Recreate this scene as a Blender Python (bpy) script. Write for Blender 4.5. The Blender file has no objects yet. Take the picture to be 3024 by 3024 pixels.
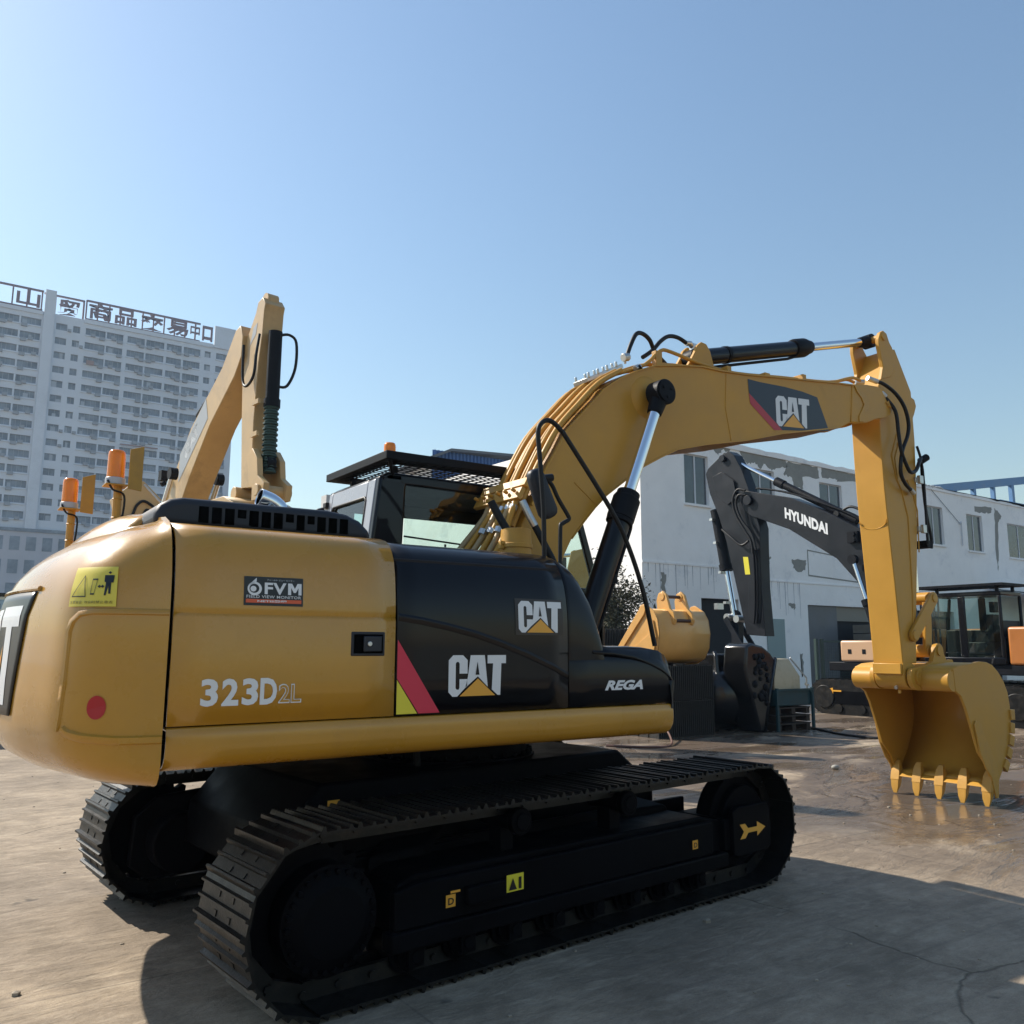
import bpy, bmesh, math, random
from mathutils import Vector, Matrix
random.seed(7)
R=math.radians
S=bpy.context.scene
COL=S.collection
# ---------------- camera
cam=bpy.data.cameras.new('camera'); co=bpy.data.objects.new('camera',cam); COL.objects.link(co)
yaw,pit,rol=-0.6006,0.1564,0.003
F=Vector((-math.sin(yaw)*math.cos(pit),math.cos(yaw)*math.cos(pit),math.sin(pit)))
r0=Vector((math.cos(yaw),math.sin(yaw),0)); u0=r0.cross(F)
rr=r0*math.cos(rol)+u0*math.sin(rol); uu=u0*math.cos(rol)-r0*math.sin(rol)
co.matrix_world=Matrix(((rr.x,uu.x,-F.x,-3.3713),(rr.y,uu.y,-F.y,-5.78),(rr.z,uu.z,-F.z,1.7876),(0,0,0,1)))
cam.sensor_width=36; cam.lens=36*2503.09/3024; cam.clip_end=5000; cam.clip_start=.05
S.camera=co
# ---------------- sky and sun
SUN=Vector((-.5,1.0,.96)).normalized()
EL=math.asin(SUN.z); AZ=math.atan2(SUN.x,SUN.y)
W=bpy.data.worlds.new('World'); S.world=W; W.use_nodes=True
nt=W.node_tree; nt.nodes.clear()
sky=nt.nodes.new('ShaderNodeTexSky'); sky.sky_type='NISHITA'; sky.sun_disc=False
sky.sun_elevation=EL; sky.sun_rotation=AZ; sky.air_density=1.7; sky.dust_density=.7; sky.ozone_density=3.8; sky.altitude=20
bg=nt.nodes.new('ShaderNodeBackground'); bg.inputs[1].default_value=0.078
ow=nt.nodes.new('ShaderNodeOutputWorld')
nt.links.new(sky.outputs[0],bg.inputs[0]); nt.links.new(bg.outputs[0],ow.inputs[0])
sl=bpy.data.lights.new('sun','SUN'); sl.energy=3.9; sl.angle=R(.53); sl.color=(1,.93,.82)
so=bpy.data.objects.new('sun',sl); COL.objects.link(so); so.rotation_euler=SUN.to_track_quat('Z','Y').to_euler(); so.location=(0,0,30)
S.view_settings.view_transform='Standard'; S.view_settings.look='None'; S.view_settings.gamma=1; S.view_settings.exposure=0.9
S.cycles.max_bounces=6; S.cycles.diffuse_bounces=3; S.cycles.glossy_bounces=3; S.cycles.transmission_bounces=5; S.cycles.transparent_max_bounces=6
S.cycles.volume_bounces=0; S.cycles.sample_clamp_indirect=4
# ---------------- materials
MAT={}
def mat(name,col,rough=.5,metal=0,coat=0,bump=0,bscale=40,var=0,vscale=3,spec=.5,trans=0,emit=None,alpha=1,bdist=.01,dirt=None,dscale=1.2,drange=(.5,.75)):
    if name in MAT: return MAT[name]
    m=bpy.data.materials.new(name); m.use_nodes=True; n=m.node_tree.nodes; l=m.node_tree.links
    p=n['Principled BSDF']; p.inputs['Base Color'].default_value=(*col,1); p.inputs['Roughness'].default_value=rough
    p.inputs['Metallic'].default_value=metal; p.inputs['Coat Weight'].default_value=coat; p.inputs['Coat Roughness'].default_value=.035
    p.inputs['Specular IOR Level'].default_value=spec; p.inputs['Transmission Weight'].default_value=trans
    tc=n.new('ShaderNodeTexCoord')
    src=None
    if var or dirt:
        ns=n.new('ShaderNodeTexNoise'); ns.inputs['Scale'].default_value=vscale; ns.inputs['Detail'].default_value=6; ns.inputs['Roughness'].default_value=.65
        l.new(tc.outputs['Object'],ns.inputs['Vector'])
        mr=n.new('ShaderNodeMapRange'); mr.inputs[1].default_value=.3; mr.inputs[2].default_value=.7; mr.inputs[3].default_value=1-var; mr.inputs[4].default_value=1+var
        l.new(ns.outputs['Fac'],mr.inputs[0])
        mx=n.new('ShaderNodeMix'); mx.data_type='RGBA'; mx.blend_type='MULTIPLY'; mx.inputs[0].default_value=1
        mx.inputs[6].default_value=(*col,1); l.new(mr.outputs[0],mx.inputs[7]); src=mx.outputs[2]
        if dirt:
            n2=n.new('ShaderNodeTexNoise'); n2.inputs['Scale'].default_value=dscale; n2.inputs['Detail'].default_value=8; n2.inputs['Roughness'].default_value=.7
            l.new(tc.outputs['Object'],n2.inputs['Vector'])
            m2=n.new('ShaderNodeMapRange'); m2.inputs[1].default_value=drange[0]; m2.inputs[2].default_value=drange[1]; l.new(n2.outputs['Fac'],m2.inputs[0])
            x2=n.new('ShaderNodeMix'); x2.data_type='RGBA'; l.new(m2.outputs[0],x2.inputs[0]); l.new(src,x2.inputs[6]); x2.inputs[7].default_value=(*dirt,1); src=x2.outputs[2]
        l.new(src,p.inputs['Base Color'])
        mr2=n.new('ShaderNodeMapRange'); mr2.inputs[1].default_value=.3; mr2.inputs[2].default_value=.7; mr2.inputs[3].default_value=max(.02,rough*.8); mr2.inputs[4].default_value=min(1,rough*1.25)
        l.new(ns.outputs['Fac'],mr2.inputs[0]); l.new(mr2.outputs[0],p.inputs['Roughness'])
    if bump:
        nb=n.new('ShaderNodeTexNoise'); nb.inputs['Scale'].default_value=bscale; nb.inputs['Detail'].default_value=5
        l.new(tc.outputs['Object'],nb.inputs['Vector'])
        b=n.new('ShaderNodeBump'); b.inputs['Strength'].default_value=bump; b.inputs['Distance'].default_value=bdist
        l.new(nb.outputs['Fac'],b.inputs['Height']); l.new(b.outputs[0],p.inputs['Normal']); 
    if emit: p.inputs['Emission Color'].default_value=(*emit[0],1); p.inputs['Emission Strength'].default_value=emit[1]
    MAT[name]=m; return m
YEL=(.47,.235,.024)
yel=mat('yellow_paint',YEL,.28,spec=.3,coat=.75,var=.07,vscale=2.5,bump=.12,bscale=60,bdist=.002,dirt=(.41,.205,.026),dscale=5,drange=(.55,.8))
yelm=mat('yellow_structure_paint',(.50,.258,.036),.42,spec=.3,coat=.12,var=.08,vscale=2,bump=.25,bscale=90,bdist=.002,dirt=(.38,.195,.032),dscale=1.6,drange=(.62,.8))
yelo=mat('faded_yellow_paint',(.40,.28,.13),.5,coat=.1,var=.1,vscale=2,dirt=(.25,.17,.08),dscale=1.5,drange=(.6,.8))
yelc=mat('cast_yellow',(.50,.26,.038),.5,var=.12,vscale=8,bump=.4,bscale=120,bdist=.003)
blk=mat('black_gloss_paint',(.005,.005,.007),.35,spec=.08,coat=.45,var=.15,vscale=2,bump=.08,bscale=50,bdist=.002)
blm=mat('black_matte_paint',(.008,.0085,.011),.5,var=.25,vscale=6,bump=.25,bscale=60,bdist=.003,spec=.12)
trk=mat('track_steel',(.007,.0065,.006),.42,spec=.3,dirt=(.030,.024,.018),dscale=6,drange=(.5,.72),var=.35,vscale=9,bump=.5,bscale=70,bdist=.004)
trkw=mat('track_frame_paint',(.0035,.0035,.0045),.5,var=.3,vscale=4,bump=.2,bscale=50,bdist=.003,spec=.04)
rub=mat('black_rubber',(.009,.009,.010),.5,spec=.3,bump=.2,bscale=200,bdist=.001)
plas=mat('dark_grey_plastic',(.020,.023,.031),.5,spec=.35,bump=.3,bscale=300,bdist=.001)
plv=mat('vent_dark',(.002,.002,.002),.9,spec=.02)
gskt=mat('panel_gap',(.010,.006,.004),.8)
chr_=mat('polished_chrome',(.75,.77,.8),.12,metal=1)
gal=mat('galvanised_steel',(.55,.56,.55),.35,metal=.9,var=.1,vscale=20)
wht=mat('white_vinyl',(.72,.73,.74),.4)
red=mat('red_vinyl',(.42,.012,.02),.3)
pink=mat('crimson_vinyl',(.60,.02,.06),.35)
lem=mat('lemon_vinyl',(.72,.62,.04),.35)
org=mat('orange_vinyl',(.75,.36,.04),.35)
navy=mat('dark_blue_vinyl',(.014,.018,.03),.35)
bkv=mat('black_vinyl',(.008,.008,.009),.35)
orv=mat('orange_red_vinyl',(.65,.10,.03),.4)
amb=mat('amber_lens',(.98,.30,.015),.15,trans=.3)
grl=mat('grey_lamp_base',(.45,.46,.5),.4)
glass=bpy.data.materials.new('tinted_glass'); glass.use_nodes=True
_n=glass.node_tree.nodes; _l=glass.node_tree.links; _n.clear()
_t=_n.new('ShaderNodeBsdfTransparent'); _t.inputs[0].default_value=(.72,.84,.80,1)
_g=_n.new('ShaderNodeBsdfGlossy'); _g.inputs[1].default_value=.02; _g.inputs[0].default_value=(1,1,1,1)
_f=_n.new('ShaderNodeFresnel'); _f.inputs[0].default_value=1.5
_m=_n.new('ShaderNodeMixShader'); _o=_n.new('ShaderNodeOutputMaterial')
_l.new(_f.outputs[0],_m.inputs[0]); _l.new(_t.outputs[0],_m.inputs[1]); _l.new(_g.outputs[0],_m.inputs[2]); _l.new(_m.outputs[0],_o.inputs[0])
# ---------------- mesh builder
class MB:
    def __init__(s): s.v=[]; s.f=[]
    def add(s,vs,fs):
        o=len(s.v); s.v+= [tuple(map(float,v)) for v in vs]; s.f+=[tuple(o+i for i in f) for f in fs]; return s
    def box(s,x0,x1,y0,y1,z0,z1,M=None):
        vs=[Vector((x,y,z)) for x in (x0,x1) for y in (y0,y1) for z in (z0,z1)]
        if M is not None: vs=[M@v for v in vs]
        return s.add(vs,[(0,1,3,2),(4,6,7,5),(0,4,5,1),(2,3,7,6),(0,2,6,4),(1,5,7,3)])
    def prism(s,o,a,b,f=lambda u,v,w:(u,w,v)):
        n=len(o); return s.add([f(u,v,a) for u,v in o]+[f(u,v,b) for u,v in o],[tuple(range(n)),tuple(range(2*n-1,n-1,-1))]+[(i,n+i,n+(i+1)%n,(i+1)%n) for i in range(n)])
    def cyl(s,p0,p1,r,r2=None,n=24,cap=True):
        return s.tube([p0,p1],r,n,r2=r2,cap=cap)
    def tube(s,pts,r,n=10,r2=None,cap=True,smooth=0):
        pts=[Vector(p) for p in pts]
        if smooth: pts=spl(pts,smooth)
        k=len(pts); rad=r if isinstance(r,list) else [r+((r2 if r2 is not None else r)-r)*i/(k-1) for i in range(k)]
        t0=(pts[1]-pts[0]).normalized(); up=Vector((0,0,1)) if abs(t0.z)<.9 else Vector((1,0,0))
        a=t0.cross(up).normalized(); vs=[]
        for i,p in enumerate(pts):
            t=((pts[min(i+1,k-1)]-p).normalized()+(p-pts[max(i-1,0)]).normalized())
            t=t.normalized() if t.length>1e-6 else t0
            a=(a-t*a.dot(t)).normalized(); b=t.cross(a)
            vs+=[p+(a*math.cos(2*math.pi*j/n)+b*math.sin(2*math.pi*j/n))*rad[i] for j in range(n)]
        fs=[(i*n+j,i*n+(j+1)%n,(i+1)*n+(j+1)%n,(i+1)*n+j) for i in range(k-1) for j in range(n)]
        if cap: fs+=[tuple(range(n-1,-1,-1)),tuple((k-1)*n+j for j in range(n))]
        return s.add(vs,fs)
    def grid(s,rows,cu=False,caps=False):
        h=len(rows);w=len(rows[0]); vs=[p for r in rows for p in r]
        fs=[(i*w+j,i*w+(j+1)%w,(i+1)*w+(j+1)%w,(i+1)*w+j) for i in range(h-1) for j in range(w if cu else w-1)]
        if caps: fs+=[tuple(range(w-1,-1,-1)),tuple((h-1)*w+j for j in range(w))]
        return s.add(vs,fs)
    def sheet(s,pts3): return s.add(pts3,[tuple(range(len(pts3)))])
    def sphere(s,c,r,n=16,m=8,sc=(1,1,1)):
        rows=[]
        for i in range(m+1):
            a=math.pi*(i+.001)/(m+.002); rows.append([(c[0]+sc[0]*r*math.sin(a)*math.cos(2*math.pi*j/n),c[1]+sc[1]*r*math.sin(a)*math.sin(2*math.pi*j/n),c[2]+sc[2]*r*math.cos(a)) for j in range(n)])
        return s.grid(rows,True)
def spl(P,k=6):
    out=[]; n=len(P)
    for i in range(n-1):
        a,b,c,d=P[max(i-1,0)],P[i],P[i+1],P[min(i+2,n-1)]
        for j in range(k):
            t=j/k; out.append(.5*((2*b)+(c-a)*t+(2*a-5*b+4*c-d)*t*t+(3*b-a-3*c+d)*t**3))
    out.append(P[-1]); return out
def obj(name,mb,m,parent=None,bevel=0,smooth=35,rot=None,loc=None,seg=2,norm=True,label=None):
    me=bpy.data.meshes.new(name); me.from_pydata(mb.v,[],mb.f); me.validate()
    if norm:
        bm=bmesh.new(); bm.from_mesh(me); bmesh.ops.recalc_face_normals(bm,faces=bm.faces); bm.to_mesh(me); bm.free()
    if smooth:
        me.shade_smooth(); me.set_sharp_from_angle(angle=R(smooth))
    me.materials.append(m); o=bpy.data.objects.new(name,me); COL.objects.link(o)
    if parent is not None: o.parent=parent
    if rot: o.rotation_euler=rot
    if loc: o.location=loc
    if bevel:
        b=o.modifiers.new('bevel','BEVEL'); b.width=bevel; b.segments=seg; b.limit_method='ANGLE'; b.angle_limit=R(32); b.harden_normals=False
    if label: o['label']=label
    return o
def thing(name,label,cat,loc=(0,0,0),rz=0,group=None):
    o=bpy.data.objects.new(name,None); COL.objects.link(o); o.location=loc; o.rotation_euler=(0,0,rz); tag(o,label,cat,group); return o
def tag(o,label,cat,group=None):
    o['label']=label; o['category']=cat
    if group: o['group']=group
    return o
def struct(o,kind='structure'): o['kind']=kind; return o
_tc={}
def textpoly(s,bold=0,shear=0,sp=1.0):
    k=(s,bold,shear,sp)
    if k in _tc: return _tc[k]
    c=bpy.data.curves.new('t','FONT'); c.body=s; c.offset=bold; c.shear=shear; c.resolution_u=3; c.space_character=sp
    o=bpy.data.objects.new('t',c); COL.objects.link(o); dg=bpy.context.evaluated_depsgraph_get()
    me=bpy.data.meshes.new_from_object(o.evaluated_get(dg)); bpy.data.objects.remove(o)
    V=[(v.co.x,v.co.y) for v in me.vertices]; Fc=[tuple(p.vertices) for p in me.polygons]
    x0=min(v[0] for v in V);x1=max(v[0] for v in V);y0=min(v[1] for v in V);y1=max(v[1] for v in V)
    V=[((a-x0)/(x1-x0),(b-y0)/(y1-y0)) for a,b in V]; bpy.data.meshes.remove(me); _tc[k]=(V,Fc); return _tc[k]
def text(mb,s,f,u0,v0,w,h,bold=0,shear=0,sp=1.0):
    V,Fc=textpoly(s,bold,shear,sp); return mb.add([f(u0+a*w,v0+b*h) for a,b in V],Fc)
def thick(o,t,off=-1):
    m=o.modifiers.new('thickness','SOLIDIFY'); m.thickness=t; m.offset=off; return o
# cat mark polygons in a unit square-ish box (height 1)
def catmark(f,u0,v0,h,parent,bgm):
    k=h/239.
    g=lambda P:[f(u0+(x-820)*k,v0+(1752-y)*k) for x,y in P]
    C=[(847,1513),(903,1513),(930,1542),(930,1620),(884,1620),(884,1562),(878,1552),(868,1552),(862,1562),(862,1702),(868,1712),(880,1712),(884,1702),(884,1652),(928,1652),(928,1690),(872,1752),(845,1752),(822,1725),(822,1542)]
    A=[(947,1513),(1030,1513),(1049,1700),(990,1637),(918,1702),(932,1640)]
    T=[(1047,1513),(1158,1513),(1158,1562),(1130,1562),(1124,1750),(1108,1750),(1073,1716),(1080,1562),(1047,1562)]
    m=MB()
    for P in (C,A,T): m.sheet(g(P))
    obj('white_letters',m,wht,parent,smooth=0,norm=False)
    h_=MB(); f2=f
    P=[(987,1550),(976,1628),(998,1628)]
    h_.sheet([Vector(q)+Vector(f(0,0,.0015))-Vector(f(0,0)) if False else q for q in [f(u0+(x-820)*k,v0+(1752-y)*k,.0025) for x,y in P]]); obj('letter_gap',h_,bgm,parent,smooth=0,norm=False)
    t=MB(); t.sheet([f(u0+(x-820)*k,v0+(1752-y)*k) for x,y in [(885,1751),(991,1650),(1094,1751)]]); obj('triangle_mark',t,org,parent,smooth=0,norm=False)
# ======================= main excavator =======================
EX=thing('excavator','large glossy yellow and black excavator filling the foreground, with open digging bucket hanging at right','excavator',(0,0,0))
WS=1.3445
# ---- tracks (undercarriage turned a little against the house)
TH=.0943
def stadium(n,ux0=-1.76,ux1=1.87,zc=.452,r=.418,sag=.0):
    Ls=ux1-ux0; per=2*Ls+2*math.pi*r; out=[]
    for i in range(n):
        s=(i+.35)*per/n
        if s<Ls: out.append((ux0+s,zc-r,1,0))
        elif s<Ls+math.pi*r:
            a=-math.pi/2+(s-Ls)/r; out.append((ux1+r*math.cos(a),zc+r*math.sin(a),-math.sin(a),math.cos(a)))
        elif s<2*Ls+math.pi*r:
            q=s-Ls-math.pi*r; out.append((ux1-q,zc+r-sag*math.sin(math.pi*q/Ls*2)**2,-1,0))
        else:
            a=math.pi/2+(s-2*Ls-math.pi*r)/r; out.append((ux0+r*math.cos(a),zc+r*math.sin(a),-math.sin(a),math.cos(a)))
    return out
def shoe_mesh(w=.6,p=.196):
    # local: x along travel, y across, z outward
    m=MB()
    prof=[(-p/2,-.004),(-p/2,.008),(-p/2+.012,.034),(-p/2+.024,.034),(-p/2+.034,.008),(-.012,.008),(-.006,.026),(.006,.026),(.012,.008),(p/2-.040,.008),(p/2-.032,.026),(p/2-.022,.026),(p/2-.014,.008),(p/2+.012,.002),(p/2+.012,-.006),(0,-.006)]
    m.prism(prof,-w/2,w/2)
    return m
sm_=shoe_mesh(); 
for yy in (-.085,.085):
    for xx in (-.045,.045):
        sm_.box(xx-.014,xx+.014,yy-.016,yy+.016,.0,.013)
SHOE=None
def crawler(parent,yc,side,thr):
    global SHOE
    tr=MB()
    # chain links and pins
    for (u,z,tu,tz) in stadium(49,r=.37):
        c=Vector((u,yc,z)); t=Vector((tu,0,tz)); nrm=Vector((tz,0,-tu))
        Mx=Matrix(((t.x,0,nrm.x,c.x),(t.y,1,nrm.y,c.y),(t.z,0,nrm.z,c.z),(0,0,0,1)))
        for dy in (-.075,.075): tr.box(-.1,.1,dy-.02,dy+.02,-.045,.045,Mx)
        tr.cyl(Mx@Vector((.095,-.11,0)),Mx@Vector((.095,.11,0)),.02,n=8)
    T=obj('crawler_track',tr,trk,parent,rot=(0,0,thr),smooth=30)
    for i,(u,z,tu,tz) in enumerate(stadium(49)):
        nrm=Vector((tz,0,-tu)); t=Vector((tu,0,tz))
        if SHOE is None:
            SHOE=obj('track_shoe',sm_,trk,T,smooth=30); o=SHOE
        else:
            o=SHOE.copy(); COL.objects.link(o); o.parent=T
        y=Vector((0,1,0)); x=t
        # outward = away from the loop
        outw=Vector((-nrm.x,0,-nrm.z)) if (Vector((u-.055,0,z-.45)).dot(-nrm))>0 else nrm
        x=y.cross(outw)
        jz=random.uniform(-.002,.002)
        c=Vector((u,yc,z))+outw*jz
        o.matrix_basis=Matrix(((x.x,0,outw.x,c.x),(x.y,1,outw.y,c.y),(x.z,0,outw.z,c.z),(0,0,0,1)))
    s=side
    fo=yc+s*.27; fi=yc-s*.22
    mg=MB(); mg.cyl((-1.72,yc-s*.05,.44),(-1.72,yc-s*.50,.44),.20,n=28); mg.prism([(-2.02,.30),(-2.0,.62),(-1.85,.74),(-1.1,.80),(-.6,.62),(-.6,.22),(-1.9,.20)],*sorted((yc-s*.27,yc-s*.33))); mg.box(-1.4,-.5,min(yc-s*.2,yc-s*.6),max(yc-s*.2,yc-s*.6),.30,.60)
    obj('travel_motor_guard',mg,trkw,parent,bevel=.015,rot=(0,0,thr))
    ig=MB(); ig.prism([(-1.9,.25),(-1.9,.62),(1.6,.62),(1.6,.25)],*sorted((yc-s*.23,yc-s*.27))); obj('inner_track_frame',ig,trkw,parent,bevel=.01,rot=(0,0,thr))
    ya,yb=sorted((fo-s*.10,fi))
    fr=MB(); fr.prism([(-1.30,.26),(-1.30,.52),(-1.2,.56),(1.3,.56),(1.55,.50),(1.55,.30),(1.3,.24),(-1.2,.24)],ya,yb)
    ya,yb=sorted((fo-s*.10,fo-s*.13)); 
    fr.prism([(-1.38,.20),(-1.38,.30),(1.5,.30),(1.5,.20)],*sorted((fo-s*.02,fo-s*.12)))
    fr.prism([(-1.35,.30),(-1.35,.50),(-1.2,.53),(1.35,.53),(1.35,.30)],*sorted((fo-s*.04,fo-s*.10)))
    fr.prism([(-.9,.36),(-.9,.46),(-.62,.46),(-.62,.36)],*sorted((fo,fo-s*.05)))
    obj('track_frame',fr,trkw,parent,bevel=.012,rot=(0,0,thr))
    yk=MB(); yk.prism([(1.56,.27),(1.56,.57),(1.62,.60),(2.0,.60),(2.03,.56),(2.03,.28),(1.98,.25),(1.6,.25)],*sorted((fo-s*.015,fo-s*.06)))
    yk.prism([(1.5,.30),(1.5,.52),(1.75,.52),(1.75,.30)],*sorted((fo-s*.05,fi)))
    YK=obj('idler_guard',yk,trkw,parent,bevel=.008,rot=(0,0,thr))
    idl=MB(); idl.cyl((1.87,yc-.07,.452),(1.87,yc+.07,.452),.345,n=40); idl.cyl((1.87,yc-.13,.452),(1.87,yc+.13,.452),.27,n=32); idl.cyl((1.87,yc-.2,.452),(1.87,yc+.2,.452),.09)
    obj('idler_wheel',idl,trkw,parent,bevel=.01,rot=(0,0,thr))
    sp=MB(); n=21; P=[]
    for i in range(n*4):
        a=2*math.pi*i/(n*4); rad=.36 if i%4 in (1,2) else .315; P.append((-1.76+rad*math.cos(a),.452+rad*math.sin(a)))
    sp.prism(P,yc-.04,yc+.04)
    SPR=obj('sprocket',sp,trkw,parent,bevel=.004,rot=(0,0,thr))
    fd=MB(); q=fo-s*.06
    fd.cyl((-1.70,yc,.42),(-1.70,q-s*.03,.42),.27,n=40); fd.cyl((-1.70,q-s*.03,.42),(-1.70,q+s*.02,.42),.25,.17,n=40)
    for k in range(26):
        a=2*math.pi*k/26; fd.cyl((-1.70+.238*math.cos(a),q-s*.03,.42+.238*math.sin(a)),(-1.70+.238*math.cos(a),q-s*.005,.42+.238*math.sin(a)),.017,n=6)
        fd.box(-.004,.004,min(0,s*.012),max(0,s*.012),-.03,.03,Matrix.Translation((-1.70+.20*math.cos(a),q-s*.02,.42+.20*math.sin(a)))@Matrix.Rotation(-a+math.pi/2,4,'Y'))
    obj('final_drive',fd,trkw,parent,bevel=.004,rot=(0,0,thr))
    for k in range(8):
        x=-1.2+k*.345; m=MB(); m.cyl((x,yc-.17,.155),(x,yc+.17,.155),.085,n=24); m.cyl((x,yc-.13,.155),(x,yc-.1,.155),.11,n=24); m.cyl((x,yc+.1,.155),(x,yc+.13,.155),.11,n=24); m.cyl((x,yc-.23,.155),(x,yc+.23,.155),.035,n=12); m.box(x-.05,x+.05,yc-.22,yc-.18,.1,.26); m.box(x-.05,x+.05,yc+.18,yc+.22,.1,.26)
        obj('track_roller',m,trkw,parent,bevel=.005,rot=(0,0,thr))
    for x in (-.45,.50):
        m=MB(); m.cyl((x,yc-.14,.745),(x,yc+.16*1,.745),.065,n=24); m.cyl((x,yc+s*.15,.745),(x,yc+s*.20,.745),.08,n=24); m.cyl((x,yc+s*.20,.745),(x,yc+s*.215,.745),.05,n=24); m.box(x-.05,x+.05,yc-.06,yc+.06,.5,.72)
        obj('carrier_roller',m,trkw,parent,bevel=.006,rot=(0,0,thr))
    return fo,T
def tf(x,y,z): return (x*math.cos(TH)-y*math.sin(TH),x*math.sin(TH)+y*math.cos(TH),z)
fo,_=crawler(EX,-1.2,-1,TH)
crawler(EX,1.2,1,TH)
uc=MB()
uc.prism([(-1.72,.45),(-1.68,.72),(-1.45,.98),(1.1,.99),(1.5,.70),(1.5,.45)],-.74,.74)
for sx in (-1,1):
    for sy in (-1,1):
        uc.add([(sx*.55,sy*.5,.86),(sx*1.3,sy*1.05,.60),(sx*.9,sy*1.05,.60),(sx*.2,sy*.6,.86),(sx*.55,sy*.5,.5),(sx*1.3,sy*1.05,.34),(sx*.9,sy*1.05,.34),(sx*.2,sy*.6,.5)],[(0,1,2,3),(4,5,6,7),(0,1,5,4),(1,2,6,5),(2,3,7,6),(3,0,4,7)])
obj('undercarriage_frame',uc,trkw,EX,bevel=.02,rot=(0,0,TH))
sb=MB(); sb.cyl((0,0,.84),(0,0,1.0),.66,n=64); sb.cyl((0,0,1.0),(0,0,1.17),.60,n=64)
for k in range(36):
    a=2*math.pi*k/36; sb.cyl((.63*math.cos(a),.63*math.sin(a),.99),(.63*math.cos(a),.63*math.sin(a),1.03),.016,n=6)
obj('swing_bearing',sb,trkw,EX,bevel=.006)
# mud shelf bracket between tracks at rear and stickers
def trackdecal(u0,v0,w,h,col,yy=-1.475,name='warning_sticker',tilt=0):
    m=MB(); P=[(0,0),(w,0),(w,h),(0,h)]; m.sheet([tf(u0+a,yy-.004,v0+b) for a,b in P]); return obj(name,m,col,EX,smooth=0,norm=False)
def fT(u,v,off=0,yy=-1.475): return tf(u,yy-.008-off,v)
Yf=-1.475+.045
d=trackdecal(-.60,.375,.13,.095,lem,-1.435); m=MB(); m.sheet([fT(-.585,.385,0,-1.435),fT(-.555,.45,0,-1.435),fT(-.525,.385,0,-1.435)]); m.sheet([fT(-.51,.385,0,-1.435),fT(-.49,.385,0,-1.435),fT(-.49,.45,0,-1.435),fT(-.51,.45,0,-1.435)]); obj('symbol',m,bkv,d,smooth=0,norm=False)
for (u,v,s_) in ((-1.03,.37,.065),(1.10,.37,.06)):
    d=trackdecal(u,v,s_,s_,org,-1.435); m=MB(); text(m,'D',lambda a,b,o=0:fT(a,b,0,-1.435),u+.2*s_,v+.2*s_,s_*.6,s_*.55,.02); obj('symbol',m,bkv,d,smooth=0,norm=False)
trackdecal(-1.03,.455,.065,.012,org,-1.478)
m=MB(); A=[(0,.02),(.0,.035),(.04,.05),(.0,.085),(.035,.085),(.075,.065),(.22,.075),(.21,.10),(.30,.06),(.21,.02),(.22,.045),(.075,.045),(.035,.0),(.0,-.0)]
A=[(0,0),(.045,.047),(0,.10),(.06,.10),(.095,.066),(.20,.066),(.20,.10),(.30,.052),(.20,.0),(.20,.034),(.095,.034),(.06,0)]
m.sheet([tf(1.63+a*1.08,-1.462,.37+b*1.05) for a,b in A]); obj('direction_arrow',m,org,EX,smooth=0,norm=False)
m=MB(); m.sheet([tf(-1.40,-.746,.80),tf(-1.32,-.746,.80),tf(-1.32,-.746,.88),tf(-1.40,-.746,.88)]); d=obj('warning_sticker',m,org,EX,smooth=0,norm=False); m=MB(); text(m,'D',lambda u,v,off=0:tf(u,-.749,v),-1.385,.815,.05,.045,.02); obj('symbol',m,bkv,d,smooth=0,norm=False)
# central swivel pipes visible under the house
m=MB(); m.tube([(-1.9,.2,1.10),(-1.1,-.3,1.10),(-.5,-.5,1.12)],.022,8,smooth=4); m.tube([(-.55,-.52,1.12),(-.55,-.55,.9)],.025,8); m.cyl((-1.1,-.3,1.1),(-1.02,-.34,1.1),.035,n=12)
obj('hydraulic_pipe',m,blm,EX)
# ---- upper frame
uf=MB(); uf.box(-2.35,1.02,-1.2,1.2,1.175,1.30); uf.box(-2.3,.10,-1.26,-.35,1.30,2.30); uf.box(.10,.98,-1.26,-.55,1.30,1.72); uf.box(-2.3,-.62,-.4,1.2,1.30,2.36); uf.box(-2.3,-.1,-1.2,-.5,1.25,1.4)
obj('upper_frame',uf,gskt,EX,bevel=.01)
# side profile (y,z) from door line upward to the centre
PROF=[(-WS,1.392),(-WS,1.6),(-WS,1.925),(-WS+.002,1.936),(-WS+.007,1.944),(-WS+.004,1.953),(-WS+.004,1.98),(-WS+.010,2.08),(-WS+.022,2.18),(-WS+.042,2.27),(-WS+.072,2.33),(-WS+.11,2.375),(-WS+.16,2.405),(-WS+.24,2.425),(-WS+.40,2.437),(-.4,2.45),(0,2.452)]
def side_y(z,pr=PROF):
    for (a,b) in zip(pr,pr[1:]):
        if a[1]<=z<=b[1]: return a[0]+(b[0]-a[0])*(z-a[1])/(b[1]-a[1]+1e-9)
    return pr[0][0]
def lf(x0,x1,prof,n=2):
    m=MB(); rows=[[(x0+(x1-x0)*i/n,y,z) for y,z in prof] for i in range(n+1)]; m.grid(rows); return m
dr=lf(-2.362,-1.142,PROF,6); DO=obj('engine_door',dr,yel,EX,smooth=50,norm=True); thick(DO,.02)
# top deck far side
td=MB(); td.grid([[(x,y,z) for y,z in ((-.4,2.449),(0,2.45),(.5,2.45),(1.1,2.43),(1.25,2.36),(1.33,2.2),(1.3445,1.9),(1.3445,1.39))] for x in (-2.362,-.62)]); thick(obj('engine_hood_deck',td,yel,EX,smooth=60),.02)
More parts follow.
